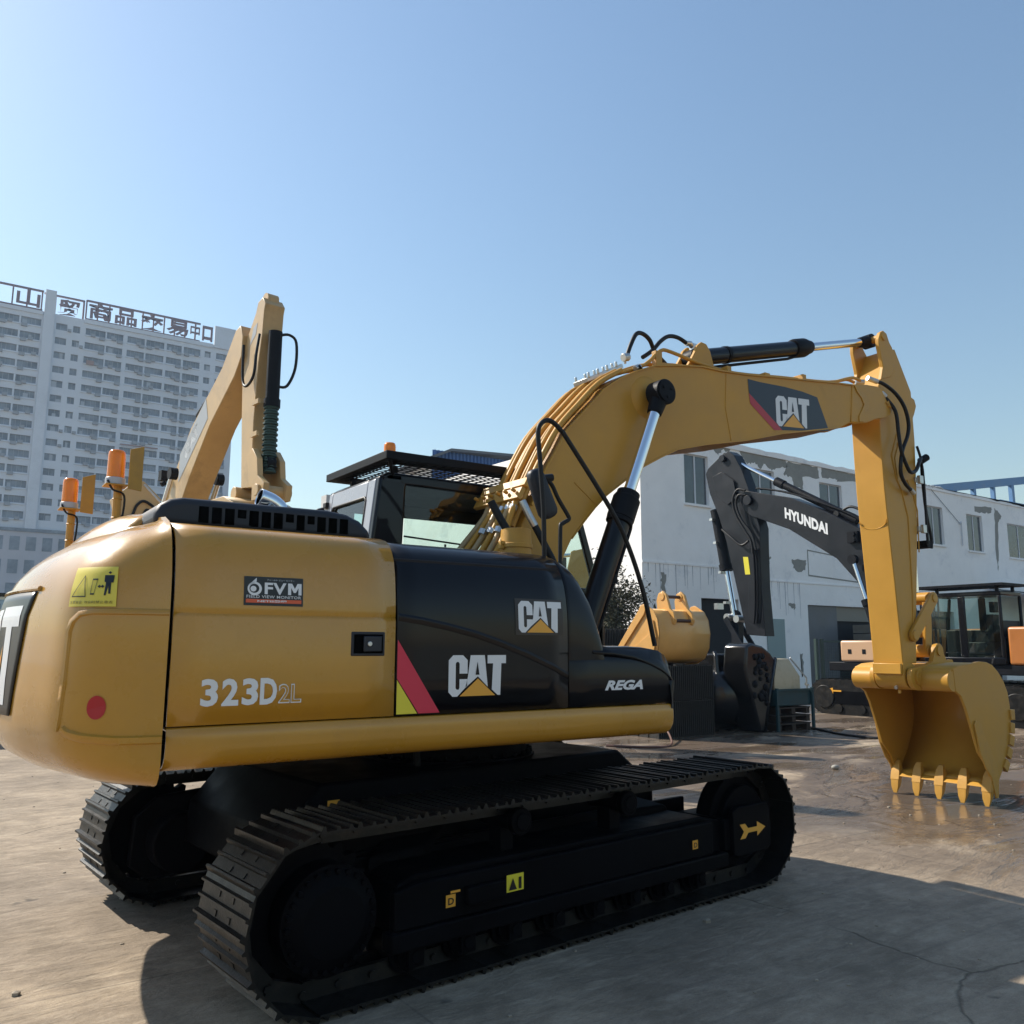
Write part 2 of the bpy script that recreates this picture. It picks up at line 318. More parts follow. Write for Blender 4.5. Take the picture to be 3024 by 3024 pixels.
# fender band
FB=[(-1.0,1.166),(-1.20,1.168),(-1.275,1.176),(-1.318,1.20),(-1.343,1.24),(-1.352,1.29),(-1.350,1.34),(-WS,1.378),(-WS+.01,1.385),(-1.2,1.386)]
fb=MB(); xs=[-2.362+ (1.045+2.362)*i/12 for i in range(13)]
rows=[[(x,y,z) for y,z in FB] for x in xs]
for k,(dx,sc) in enumerate(((.012,.995),(.018,.97),(.02,.93))): rows.append([(1.045+dx-.02*(1 if False else 0)-(.06 if z<1.2 else 0)*(k+1)/3,-1.0+(y+1.0)*sc,1.385+(z-1.385)*(1-.04*(k+1))) for y,z in FB])
fb.grid(rows); FBo=obj('side_skirt',fb,yel,EX,smooth=50); thick(FBo,.015)
m=MB(); m.box(1.0,1.06,-1.30,-.9,1.19,1.38); obj('skirt_end',m,yel,EX,bevel=.012)
# latch
la=MB(); la.prism([(-1.414,1.728),(-1.208,1.728),(-1.208,1.862),(-1.414,1.862)],-WS-.006,-WS+.03); LA=obj('door_latch',la,plas,EX,bevel=.006)
lb=MB(); lb.box(-1.40,-1.222,-WS-.009,-WS-.004,1.742,1.848); obj('latch_recess',lb,plv,LA,bevel=.003)
lb=MB(); lb.box(-1.345,-1.235,-WS-.022,-WS-.007,1.752,1.838); LP=obj('latch_paddle',lb,plas,LA,bevel=.006)
lb=MB(); lb.cyl((-1.312,-WS-.02,1.795),(-1.312,-WS-.032,1.795),.014,n=12); obj('lock_cylinder',lb,gal,LA,bevel=.003)
def fs(u,v,off=0): return (u,side_y(v)-.0035-off,v)
# 323D2L lettering
m=MB(); x=-2.212
for ch,x,w in (('3',-2.212,.086),('2',-2.108,.085),('3',-2.006,.084),('D',-1.913,.09)): text(m,ch,fs,x,1.482,w,.136,.035)
obj('model_lettering',m,wht,DO,smooth=0,norm=False)
m=MB(); 
V,Fc=textpoly('2',.0)
def outline(s,u0,v0,w,h,fat,thin):
    a=MB(); text(a,s,fs,u0,v0,w,h,fat); return a
obj('outline_lettering',outline('2L',-1.815,1.486,.125,.10,.03,0),wht,DO,smooth=0,norm=False)
V_=MB(); text(V_,'2L',lambda u,v,off=0:fs(u,v,.002),-1.809,1.492,.113,.088,-.002); obj('lettering_inner',V_,yel,DO,smooth=0,norm=False)
# monitor badge
m=MB(); m.sheet([fs(-2.02,1.992),fs(-1.70,1.992),fs(-1.70,2.144),fs(-2.02,2.144)]); obj('badge',m,bkv,DO,smooth=0,norm=False)
def fb_(u,v,off=0): return fs(u,v,.0025+off)
m=MB(); text(m,'FV',fb_,-1.912,2.052,.118,.062,.03,0,1.1); m.sheet([fb_(-1.785+a*.075,2.052+b*.062) for a,b in ((0,0),(0,1),(.30,1),(.5,.55),(.70,1),(1,1),(1,0),(.77,0),(.77,.62),(.58,.2),(.42,.2),(.23,.62),(.23,0))]); text(m,'FIELD VIEW MONITOR',fb_,-2.007,2.031,.295,.015,.008,0,1.1)
P=[(-1.965+.038*math.cos(a)*(1 if True else 1),2.08+.036*math.sin(a)) for a in [i*2*math.pi/24 for i in range(24)]]
Q=[(-1.967+.026*math.cos(a),2.081+.024*math.sin(a)) for a in [i*2*math.pi/24 for i in range(24)]]
for i in range(24):
    j=(i+1)%24; m.sheet([fb_(*P[i]),fb_(*P[j]),fb_(*Q[j]),fb_(*Q[i])])
m.sheet([fb_(-1.972+.016*math.cos(i*.5236),2.079+.015*math.sin(i*.5236)) for i in range(12)])
m.sheet([fb_(-2.0,2.095),fb_(-1.955,2.138),fb_(-1.955,2.118),fb_(-1.985,2.10)])
text(m,'フィールド ビュー モニター',fb_,-1.90,2.124,.15,.009,.0)
obj('badge_lettering',m,wht,DO,smooth=0,norm=False)
m=MB(); m.sheet([fb_(-2.01,2.006),fb_(-1.71,2.006),fb_(-1.71,2.025),fb_(-2.01,2.025)]); obj('badge_stripe',m,orv,DO,smooth=0,norm=False)
m=MB(); text(m,'NETIS登録',lambda u,v,off=0:fs(u,v,.005),-1.95,2.009,.16,.013,.03); obj('stripe_lettering',m,wht,DO,smooth=0,norm=False)
# ---- black hood with sloping front
def ztop(x):
    P=[(-1.2,1.0),(.10,1.0),(.17,.985),(.24,.95),(.30,.885),(.36,.79),(.42,.60),(.455,.42),(.475,.26),(.485,.12)]
    for a,b in zip(P,P[1:]):
        if a[0]<=x<=b[0]: return a[1]+(b[1]-a[1])*(x-a[0])/(b[0]-a[0])
    return .1
PB=[(-WS,1.392),(-WS,1.6),(-WS,1.8),(-WS,1.93),(-WS+.004,2.0),(-WS+.015,2.09),(-WS+.037,2.18),(-WS+.07,2.26),(-WS+.115,2.325),(-WS+.17,2.37),(-WS+.24,2.40),(-WS+.34,2.42),(-WS+.5,2.43),(-.45,2.432)]
def hrow(x): 
    h=ztop(x); return [(x,y,1.392+(z-1.392)*h) for y,z in PB]
m=MB(); m.grid([hrow(-1.130+(.113+1.130)*i/8) for i in range(9)]); BH=obj('hood_panel',m,blk,EX,smooth=55); thick(BH,.02)
nr=lambda r:[(x,y+.005,z) for x,y,z in r]
m=MB(); m.grid([nr(hrow(x)) for x in (.125,.15,.17,.20,.24,.27,.30,.33,.36,.39,.42,.44,.455,.465,.475,.483)]); thick(obj('hood_nose',m,blk,EX,smooth=55),.02)
# raised crease line on black hood
def fk(u,v,off=0):
    for a,b in zip(PB,PB[1:]):
        if a[1]<=v<=b[1]: return (u,a[0]+(b[0]-a[0])*(v-a[1])/(b[1]-a[1]+1e-9)-.0035-off,v)
    return (u,PB[0][0]-.0035-off,v)
cr=[(-1.125,1.955),(-.97,1.935),(-.80,1.905),(-.6,1.862),(-.42,1.81),(-.2,1.735),(0,1.655),(.11,1.60)]
m=MB()
rows=[]
for k,(dv,of) in enumerate(((.018,-.004),(.008,.006),(-.004,.007),(-.03,-.004))): rows.append([(q[0],q[1],q[2]) for q in [fk(a,b+dv,of) for a,b in cr]])
m.grid(rows); obj('pressed_crease',m,blk,BH,smooth=60)
m=MB(); m.sheet([fk(-1.127,1.82),fk(-.845,1.40),fk(-.985,1.40),fk(-1.127,1.60)]); obj('crimson_stripe',m,pink,BH,smooth=0,norm=False)
m=MB(); m.sheet([fk(-1.127,1.592),fk(-.993,1.40),fk(-1.127,1.40)]); obj('lemon_stripe',m,lem,BH,smooth=0,norm=False)

def sq(f,kx,u0): return lambda u,v,off=0: f(u0+(u-u0)*kx,v,off)
catmark(sq(fk,1.20,-.79),-.79,1.487,.243,BH,blk)
bg2=mat('emblem_backing',(.022,.014,.012),.35)
m=MB(); P=[(-.305,1.855),(.075,1.855),(.075,2.085),(-.305,2.085)]; m.grid([[fk(-.305+.38*i/2,1.855+.23*j/6,0) for i in range(3)] for j in range(7)]); obj('emblem_backing',m,bg2,BH,smooth=0,norm=False)
catmark(sq(lambda u,v,off=0: fk(u,v,.004+off),1.22,-.285),-.285,1.87,.20,BH,bg2)
# ---- front box with lettering
def boxrow(x,zt):
    return [(x,-WS,1.392),(x,-WS,1.55),(x,-WS,zt-.09),(x,-WS+.012,zt-.05),(x,-WS+.035,zt-.02),(x,-WS+.07,zt-.004),(x,-WS+.12,zt),(x,-.55,zt+.004)]
m=MB(); xsr=[.125,.3,.6,.86,.93,.97,1.0,1.025,1.043,1.052,1.055]; zt_=[1.765,1.768,1.765,1.755,1.74,1.722,1.70,1.66,1.60,1.50,1.40]
m.grid([boxrow(a,b) for a,b in zip(xsr,zt_)]); FX=obj('front_toolbox',m,blk,EX,smooth=50); thick(FX,.02)
m=MB(); m.grid([[(x,y,z) for y,z in ((-WS-.004,zl),(-WS+.0,zl+.02),(-WS+.04,zh-.01),(-WS+.10,zh),(-.6,zh+.004))] for x,zl,zh in ((.33,1.735,1.785),(.5,1.728,1.788),(.7,1.70,1.787),(.85,1.655,1.78),(.96,1.61,1.765),(1.02,1.575,1.735),(1.05,1.55,1.69),(1.062,1.53,1.63))]); LD=obj('toolbox_lid',m,blk,EX,smooth=60); thick(LD,.012)
m=MB(); text(m,'REGA',lambda u,v,off=0:(u,-WS-.0035,v),.425,1.492,.345,.066,.045,.35); obj('box_lettering',m,wht,FX,smooth=0,norm=False)
# ---- counterweight
_cwc={}
def cwrow(z):
    k=round(z,4)
    if k in _cwc: return _cwc[k]
    r=cwraw(z); L=[0]
    for a,b in zip(r,r[1:]): L.append(L[-1]+math.dist(a,b))
    P=[]; j=0; n=110
    for i in range(n):
        q=L[-1]*i/(n-1)
        while j<len(L)-2 and L[j+1]<q: j+=1
        t=min(max((q-L[j])/(L[j+1]-L[j]+1e-9),0),1); P.append([r[j][m]+(r[j+1][m]-r[j][m])*t for m in range(3)])
    for _ in range(26): P=[P[0]]+[[(P[i-1][m]+2*P[i][m]+P[i+1][m])/4 for m in range(3)] for i in range(1,n-1)]+[P[-1]]
    _cwc[k]=[tuple(p) for p in P]; return _cwc[k]
def cwraw(z):
    # returns outline from near seam around the rear to far seam
    P=[(1.10,.36,.10,.34),(1.115,.27,.055,.34),(1.15,.17,.02,.35),(1.21,.08,.0,.36),(1.28,.03,0,.36),(1.38,0,0,.36),(1.60,0,0,.34),(1.93,.01,.002,.34),(2.05,.035,.008,.36),(2.15,.08,.018,.38),(2.24,.15,.038,.42),(2.31,.23,.062,.44),(2.37,.32,.095,.46),(2.42,.43,.15,.46),(2.455,.54,.25,.42),(2.475,.60,.45,.3)]
    for a,b in zip(P,P[1:]):
        if a[0]<=z<=b[0]:
            t=(z-a[0])/(b[0]-a[0]); q=[a[i]+(b[i]-a[i])*t for i in range(4)]; break
    else: q=P[-1]
    dr,dw,rc=q[1],q[2],q[3]; w=WS-dw; Rr=3.10-dr
    # rear arc x=-sqrt(R0^2-y^2) shifted by dr
    xr=lambda y:-(math.sqrt(3.03**2-y*y*1.0)-dr)+.0
    yc=w-rc; pts=[(-2.380,-w)]
    xc=xr(yc)+rc*.88
    pts.append((min(-2.380,(xc-2.38)/2),-w)) if xc<-2.38 else None
    n=9
    for i in range(n+1):
        a=math.pi/2*i/n; pts.append((xc-(rc*.88)*math.sin(a) ,-(yc+rc*math.cos(a))))
    for i in range(1,16): 
        y=-yc+2*yc*i/16; pts.append((xr(y),y))
    for i in range(n,-1,-1):
        a=math.pi/2*i/n; pts.append((xc-(rc*.88)*math.sin(a),(yc+rc*math.cos(a))))
    pts.append((min(-2.380,(xc-2.38)/2),w)) if xc<-2.38 else None
    pts.append((-2.380,w))
    return [(min(x,-2.380),y,z) for x,y in pts]
zs=[1.10,1.107,1.115,1.13,1.15,1.18,1.21,1.245,1.28,1.40,1.55,1.7,1.82,1.93,2.0,2.05,2.10,2.15,2.195,2.24,2.275,2.31,2.34,2.37,2.395,2.42,2.44,2.455,2.465,2.475]
rows=[cwrow(z) for z in zs]; k0=min(len(r) for r in rows)
rows=[r if len(r)==k0 else r for r in rows]
def resample(r,n=72):
    L=[0]
    for a,b in zip(r,r[1:]): L.append(L[-1]+math.dist(a,b))
    out=[]; j=0
    for i in range(n):
        s=L[-1]*i/(n-1)
        while j<len(L)-2 and L[j+1]<s: j+=1
        t=(s-L[j])/(L[j+1]-L[j]+1e-9); t=min(max(t,0),1); out.append(tuple(r[j][k]+(r[j+1][k]-r[j][k])*t for k in range(3)))
    return out
def cws(s,z,off=0):
    # s = distance from near seam along the outline at height z
    r=cwrow(z); acc=0
    for a,b in zip(r,r[1:]):
        d=math.dist(a,b)
        if acc+d>=s and d>1e-6:
            t=(s-acc)/d; p=[a[k]+(b[k]-a[k])*t for k in range(3)]; n=Vector((b[1]-a[1],-(b[0]-a[0]),0)).normalized()
            if n.dot(Vector((p[0]+2.0,p[1],0)))<0: n=-n
            return (p[0]+n.x*(.004+off),p[1]+n.y*(.004+off),z+.0)
        acc+=d
    return r[-1]
m=MB(); rr_=[resample(r) for r in rows]
# recessed side panel with rounded corner: push vertices inward
def recess(p,s,z):
    if 1.30<z<1.93: 
        k=min(1,(z-1.30)/.03 if z<1.5 else 1)*min(1,(1.93-z)/.03)
    return p
m.grid(rr_); 
m.add(rr_[-1],[tuple(range(len(rr_[-1])))]); m.add(rr_[0],[tuple(range(len(rr_[0])))])
# front wall of counterweight
m.add([r[0] for r in rr_]+[r[-1] for r in rr_][::-1],[tuple(range(2*len(rr_)))])
CW=obj('counterweight',m,yel,EX,smooth=60)
# pressed outline on the side of the counterweight (raised border lip, low and high)
def cwstrip(P,wd,h,name,mt):
    m=MB(); rows=[]
    n=len(P)
    for k,(dw,of) in enumerate(((-wd/2,-.006),(-wd*.3,h),(wd*.3,h),(wd/2,-.006))):
        row=[]
        for i,(s,z) in enumerate(P):
            a=P[max(0,i-1)]; b=P[min(n-1,i+1)]; t=Vector((b[0]-a[0],b[1]-a[1])).normalized(); nn=Vector((-t.y,t.x)); row.append(cws(max(.001,s+nn.x*dw),z+nn.y*dw,of))
        rows.append(row)
    m.grid(rows); return obj(name,m,mt,CW,smooth=60)
def dense(P,st=.03):
    out=[]
    for a,b in zip(P,P[1:]):
        n=max(1,int(math.dist(a,b)/st)); out+=[(a[0]+(b[0]-a[0])*i/n,a[1]+(b[1]-a[1])*i/n) for i in range(n)]
    return out+[P[-1]]
cwstrip(dense([(.004,1.945),(.35,1.945),(.42,1.935),(.465,1.90),(.485,1.85),(.49,1.6),(.50,1.45),(.51,1.38)]),.035,.006,'pressed_border',yel)
cwstrip(dense([(.0045,1.335),(.2,1.338),(.36,1.352),(.44,1.37),(.47,1.39)],.02),.045,.012,'pressed_lip',yel)
m=MB(); m.sheet([cws(.30+.043*math.cos(a),1.493+.055*math.sin(a)) for a in [i*math.pi/16 for i in range(32)]]); obj('red_reflector',m,red,CW,smooth=0,norm=False,label='round crimson reflector disc')
# warning plate
m=MB(); s0,s1,z0,z1=.245,.50,1.968,2.165
G=lambda s,z,o=0: cws(s,z,o)
m.grid([[G(s0+(s1-s0)*i/14,z0+(z1-z0)*j/10,.002) for i in range(15)] for j in range(11)]); WPm=mat('yellow_warning_vinyl',(.72,.58,.06),.3); WP=obj('warning_plate',m,WPm,CW,smooth=60,norm=False)
m=MB()
def ring(P,w):
    n=len(P); cx=sum(p[0] for p in P)/n; cy=sum(p[1] for p in P)/n
    for i in range(n):
        a,b=P[i],P[(i+1)%n]; ai=(a[0]+(cx-a[0])*w,a[1]+(cy-a[1])*w); bi=(b[0]+(cx-b[0])*w,b[1]+(cy-b[1])*w)
        for t in range(5):
            L=lambda p,q,k:(p[0]+(q[0]-p[0])*k/5,p[1]+(q[1]-p[1])*k/5)
            m.sheet([G(*L(a,b,t),.005),G(*L(a,b,t+1),.005),G(*L(ai,bi,t+1),.005),G(*L(ai,bi,t),.005)])
ring([(.485,2.015),(.395,2.015),(.415,2.125)],.13)
ring([(.372,2.025),(.352,2.025),(.338,2.105),(.366,2.105)],.18)
# figure
fx=.285
for P in ([(fx+.004,2.135),(fx-.004,2.142),(fx-.012,2.135),(fx-.004,2.127)],[(fx+.02,2.122),(fx-.026,2.122),(fx-.022,2.085),(fx-.012,2.085),(fx-.012,2.03),(fx-.002,2.03),(fx+.0,2.07),(fx+.010,2.022),(fx+.018,2.022),(fx+.012,2.085),(fx+.02,2.09)],
    [(.337,2.066),(.325,2.075),(.325,2.069),(.315,2.069),(.315,2.075),(.303,2.066),(.315,2.057),(.315,2.063),(.325,2.063),(.325,2.057)]): m.sheet([G(a,b,.005) for a,b in P])
obj('warning_symbols',m,bkv,CW,smooth=0,norm=False)
m=MB(); V,Fc=textpoly('注意安全  作业时禁止靠近',.0)
m.add([G(.49-.23*a,1.982+.014*b,.0055) for a,b in V],Fc); obj('warning_lettering',m,mat('brown_ink',(.10,.06,.01),.5),CW,smooth=0,norm=False)
# black rear panel with letters, seen edge-on
def rearp(y,z,off=0):
    r=cwrow(z)
    for a,b in zip(r,r[1:]):
        if a[1]<=y<=b[1] and b[1]>a[1]: t=(y-a[1])/(b[1]-a[1]); return (a[0]+(b[0]-a[0])*t-.006-off,y,z)
    return (-3.03-off,y,z)
m=MB(); ya_=lambda z:-.72+(2.06-z)*.20; m.grid([[rearp(ya_(1.42+.64*j/16)+(.95-ya_(1.42+.64*j/16))*i/30,1.42+.64*j/16) for i in range(31)] for j in range(17)]); RP=obj('rear_panel',m,bkv,CW,smooth=60,norm=False); thick(RP,.004,0)
m=MB()
for P in ([(-.86,2.0),(-.42,2.0),(-.42,1.86),(-.57,1.86),(-.57,1.42),(-.71,1.42),(-.71,1.86),(-.86,1.86)],): pass
def rpoly(P,off=.004):
    bm=MB(); 
    return bm
for (ya,yb,za,zb) in ((-.60,-.22,1.88,1.99),(-.48,-.36,1.47,1.88),(-.06,.08,1.42,1.98),(-.18,-.06,1.86,1.98),(.2,.34,1.42,1.98),(.34,.62,1.86,1.98),(.34,.62,1.42,1.54)):
    m.grid([[rearp(ya+(yb-ya)*i/4,za+(zb-za)*j/6,.004) for i in range(5)] for j in range(7)])
obj('panel_letters',m,wht,CW,smooth=0,norm=False)
m=MB(); m.grid([[rearp(-.34+.1*i/2,1.48+.3*j/4*(1-i*.35),.006) for i in range(3)] for j in range(5)]); obj('triangle_mark',m,org,CW,smooth=0,norm=False)
m=MB()
m.tube([rearp(y,2.075,.0) for y in [-.74+1.6*i/20 for i in range(21)]],.014,8); obj('panel_brow',m,yel,CW)
# dome of raised hood behind the seam (sloping up to the louvre cover)
m=MB()
def dome(x,y):
    return 2.45
rows=[]
for i in range(10):
    t=i/9; x=-2.78+.42*t; z=2.22+.37*math.sin(t*math.pi/2)**.8
    rows.append([(x+.20*abs(2*j/14-1)**3*(1-t),-.62+1.7*j/14,z-.16*abs(2*j/14-1)**3*(1-.55*t)) for j in range(15)])
rows.append([(p[0]+.02,p[1],2.40) for p in rows[-1]])
m.grid(rows); thick(obj('hood_dome',m,yel,EX,smooth=60),.02)
# ---- louvred engine cover
o=[(-2.405,2.43),(-2.40,2.50),(-2.375,2.55),(-2.32,2.585),(-2.25,2.60),(-1.40,2.605),(-1.28,2.59),(-1.19,2.555),(-1.13,2.50),(-1.10,2.43)]
m=MB(); m.prism(o,-.93,.55); LC=obj('engine_cover',m,plas,EX,bevel=.045,seg=4,smooth=45)
m=MB(); x=-2.17; k=0
for w,zt in ((.055,1),(.055,1),(.055,1),(.05,0),(.055,1),(.055,1),(.055,1),(.05,0),(.05,1),(.045,0),(.055,1),(.055,1),(.055,1)):
    z0=2.462 if zt else 2.505; m.box(x,x+w,-.934,-.925,z0,2.555); x+=w+.017
obj('cover_slot',m,plv,LC,bevel=.004)
# ---- exhaust
m=MB(); P=spl([Vector(p) for p in ((-1.55,-.55,2.48),(-1.555,-.55,2.57),(-1.58,-.55,2.635),(-1.64,-.555,2.68),(-1.72,-.56,2.705))],6)
m.tube(P,.056,24,cap=False); EXH=obj('exhaust_pipe',m,chr_,EX,smooth=60); thick(EXH,.004)
m=MB(); m.tube([(-1.70,-.56,2.70),(-1.68,-.56,2.695)],.048,20); obj('pipe_bore',m,plv,EX)
m=MB(); m.tube([(-1.72,-.62,2.60),(-1.66,-.62,2.66),(-1.60,-.60,2.62)],.008,6); obj('exhaust_bracket',m,gal,EX)
# ---- cab
CAB=MB()
cy0,cy1=.33,1.36; cz0,cz1=1.30,3.17
def bar(p,q,w=.06,d=.06):
    p=Vector(p);q=Vector(q); t=(q-p); L=t.length; t.normalize(); up=Vector((0,1,0)) if abs(t.y)<.8 else Vector((0,0,1)); a=t.cross(up).normalized(); b=t.cross(a)
    Mx=Matrix(((t.x,a.x,b.x,p.x),(t.y,a.y,b.y,p.y),(t.z,a.z,b.z,p.z),(0,0,0,1))); CAB.box(0,L,-w/2,w/2,-d/2,d/2,Mx)
# side frames as prisms with openings built from bars
for y in (cy0+.02,cy1-.02):
    CAB.prism([(-.56,2.30),(-.47,3.10),(-.40,3.17),(-.20,3.17),(-.235,3.06),(-.255,2.55),(-.26,2.30)],y-.02,y+.02)
    CAB.box(-.5,1.86,y-.02,y+.02,1.3,2.32)
    CAB.prism([(-.3,3.08),(-.3,3.17),(1.45,3.15),(1.55,3.10),(1.6,3.0),(1.52,3.0),(1.43,3.06)],y-.021,y+.021)
    CAB.prism([(1.52,3.02),(1.6,3.02),(1.87,2.2),(1.88,1.3),(1.79,1.3),(1.78,2.2)],y-.02,y+.02)
CAB.prism([(-.47,3.12),(-.40,3.175),(1.4,3.165),(1.52,3.12),(1.58,3.0),(1.3,3.09),(-.40,3.10)],cy0,cy1)
CAB.box(-.59,-.50,cy0,cy1,1.3,2.36)
# rear frame ring around window
rearx=lambda z:-.565+(z-2.30)*.112
def ringrear(y0,y1,z0,z1,Y0,Y1,Z0,Z1):
    for (a,b,c,d) in ((Y0,y0,Z0,Z1),(y1,Y1,Z0,Z1),(y0,y1,Z0,z0),(y0,y1,z1,Z1)):
        CAB.add([(rearx(c),a,c),(rearx(c),b,c),(rearx(d),b,d),(rearx(d),a,d),(rearx(c)+.04,a,c),(rearx(c)+.04,b,c),(rearx(d)+.04,b,d),(rearx(d)+.04,a,d)],[(0,1,2,3),(4,5,6,7),(0,1,5,4),(1,2,6,5),(2,3,7,6),(3,0,4,7)])
ringrear(.53,1.26,2.40,2.98,cy0,cy1,2.30,3.14)
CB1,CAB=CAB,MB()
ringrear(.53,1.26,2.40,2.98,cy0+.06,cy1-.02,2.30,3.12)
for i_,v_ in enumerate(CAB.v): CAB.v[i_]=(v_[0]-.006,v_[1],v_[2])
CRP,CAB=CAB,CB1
CABo=obj('cab',CAB,blk,EX,bevel=.02,seg=3)
obj('cab_rear_sheen',CRP,mat('painted_sky_sheen',(.30,.31,.34),.3,coat=.4,var=.05),CABo,bevel=.01)  # pale grey overlay on the black rear frame, painting in reflected sky
m=MB(); m.add([(rearx(2.38)+.01,.52,2.38),(rearx(2.38)+.01,1.28,2.38),(rearx(3.0)+.01,1.28,3.0),(rearx(3.0)+.01,.52,3.0)],[(0,1,2,3)]); RW=obj('rear_window',m,glass,CABo,smooth=0)
m=MB(); Q=[(rearx(z)-.004,y,z) for y,z in ((.53,2.36),(.53,2.96),(.56,2.985),(1.2,2.985),(1.26,2.93),(1.27,2.36))]; m.tube(Q,.012,8); obj('window_seal',m,rub,CABo)
for y in (cy0+.012,cy1-.012):
    m=MB(); m.add([(-.25,y,2.30),(1.78,y,2.30),(1.53,y,3.02),(1.43,y,3.07),(-.235,y,3.08)],[(0,1,2,3,4)]); obj('side_window',m,glass,CABo,smooth=0)
m=MB(); m.add([(1.85,cy0+.03,2.2),(1.85,cy1-.03,2.2),(1.58,cy1-.03,3.02),(1.58,cy0+.03,3.02)],[(0,1,2,3)]); obj('windscreen',m,glass,CABo,smooth=0)
m=MB(); m.tube([(.14,cy0+.0,2.30),(.14,cy0,2.62)],.009,6); m.tube([(-.245,cy0,2.66),(.28,cy0,2.63),(.36,cy0,2.56),(.39,cy0,2.3)],.008,6); obj('window_seal',m,rub,CABo)
m=MB(); m.box(1.80,1.86,cy0+.03,cy1-.03,1.43,2.2); m.box(1.2,1.5,cy0+.1,cy0+.4,1.43,2.6); m.box(-.5,1.86,cy0+.03,cy1-.03,1.3,1.42); m.box(-.38,1.4,cy1-.07,cy1-.045,2.97,3.08); obj('cab_trim_sun_block',m,rub,CABo); m=MB(); m.prism([(.15,1.9),(.10,2.55),(.16,2.60),(.28,2.5),(.30,2.15),(.75,2.12),(.78,1.9)],.62,1.08); obj('operator_seat',m,rub,CABo,bevel=.04,seg=3)  # trim; lower windscreen panel and console box added to block sun through glass
m=MB(); m.box(-.52,-.46,1.33,1.40,3.0,3.05); m.cyl((-.52,1.37,2.98),(-.58,1.37,2.96),.03,n=12); obj('rear_camera',m,rub,CABo,bevel=.006)
# guard above the roof
GZ=3.30
m=MB(); gx0,gx1,gy0,gy1=-.48,1.62,.20,1.44
for a,b,c,d in ((gx0,gx1,gy0,gy0+.012),(gx0,gx1,gy1-.012,gy1),(gx0,gx0+.012,gy0+.013,gy1-.013),(gx1-.012,gx1,gy0+.013,gy1-.013)): m.box(a,b,c,d,GZ-.045,GZ+.02)
for a,b,c,d in ((gx0+.013,gx1-.013,gy0+.013,gy0+.16),(gx0+.013,gx1-.013,gy1-.16,gy1-.013),(gx0+.013,gx0+.13,gy0+.161,gy1-.161),(gx1-.13,gx1-.013,gy0+.161,gy1-.161)): m.box(a,b,c,d,GZ-.045,GZ-.036)
RG=obj('roof_guard',m,blm,EX,bevel=.003)
m=MB()
for i in range(23): x=gx0+.14+i*(gx1-gx0-.28)/22; m.box(x-.009,x+.009,gy0+.05,gy1-.05,GZ-.050,GZ-.0455)
for i in range(15): y=gy0+.14+i*(gy1-gy0-.28)/14; m.box(gx0+.05,gx1-.05,y-.007,y+.007,GZ-.0555,GZ-.0505)
obj('guard_mesh',m,blm,RG)
m=MB()
for x in (-.3,1.1):
    for y in (.42,1.25): m.box(x-.02,x+.02,y-.02,y+.02,3.14,GZ-.056)
m.tube([(-.34,.36,3.14),(-.44,.23,GZ-.05)],.016,6)
obj('guard_post',m,blm,RG)
# ---- beacons
def beacon(name,x,y,z,par,s=1.0):
    m=MB(); rws=[]
    P=[(.053,0),(.052,.14),(.050,.165),(.042,.178),(.02,.184),(.0005,.185)] if name=='pole_beacon' else [(.055,0),(.055,.10),(.052,.125),(.044,.138),(.02,.143),(.0005,.144)]
    for r,h in P: rws.append([(x+s*r*math.cos(2*math.pi*k/24),y+s*r*math.sin(2*math.pi*k/24),z+.045*s+s*h) for k in range(24)])
    m.grid(rws,True); 
    b=MB(); b.cyl((x,y,z),(x,y,z+.045*s),.06*s,n=24); B=obj(name,b,grl,par,bevel=.004)
    L=obj('amber_lens',m,amb,B,smooth=50)
    c=MB(); c.cyl((x,y,z+.045*s),(x,y,z+.13*s),.02*s,n=12); obj('lamp_core',c,mat('amber_core',(.8,.25,.02),.4),B)
    return B
beacon('cab_beacon',-.25,.62,GZ+.02,EX,.92)
m=MB(); m.box(-.34,-.16,.55,.70,GZ+.0205,GZ+.026); obj('beacon_foot',m,blm,CABo)
for (x,y,z0,z1,s) in ((-2.44,.02,2.46,2.78,1.0),(-2.58,.98,2.40,2.74,.98)):
    m=MB(); m.tube([(x,y,z0),(x,y,z1)],.026,10); m.cyl((x,y,z0),(x,y,z0+.012),.07,n=20)
    for zz in (z0+.12,z0+.24): m.tube([(x+.028*math.cos(a),y+.028*math.sin(a),zz) for a in [i*math.pi/4 for i in range(9)]],.004,4)
    PL=obj('beacon_pole',m,yelc,EX)
    m=MB(); m.box(x-.085,x+.05,y-.07,y+.07,z1,z1+.008)
    q=[(x+.045,y-.085),(x+.135,y-.03)]
    m.add([(q[0][0],q[0][1],z1-.02),(q[1][0],q[1][1],z1-.02),(q[1][0],q[1][1],z1+.275),(q[0][0],q[0][1],z1+.235),(q[0][0]-.004,q[0][1]+.006,z1-.02),(q[1][0]-.004,q[1][1]+.006,z1-.02),(q[1][0]-.004,q[1][1]+.006,z1+.275),(q[0][0]-.004,q[0][1]+.006,z1+.235)],[(0,1,2,3),(4,5,6,7),(0,1,5,4),(1,2,6,5),(2,3,7,6),(3,0,4,7)])
    obj('beacon_shield',m,yelc,PL,bevel=.003)
    beacon('pole_beacon',x-.02,y-.0,z1+.009,EX,1.0*s)
    m=MB(); m.tube([(x+.03,y-.03,z0+.1),(x+.034,y-.03,z1-.06),(x-.04,y-.06,z1-.03),(x-.07,y-.04,z1+.03)],.007,6,smooth=5); obj('cable',m,rub,PL)
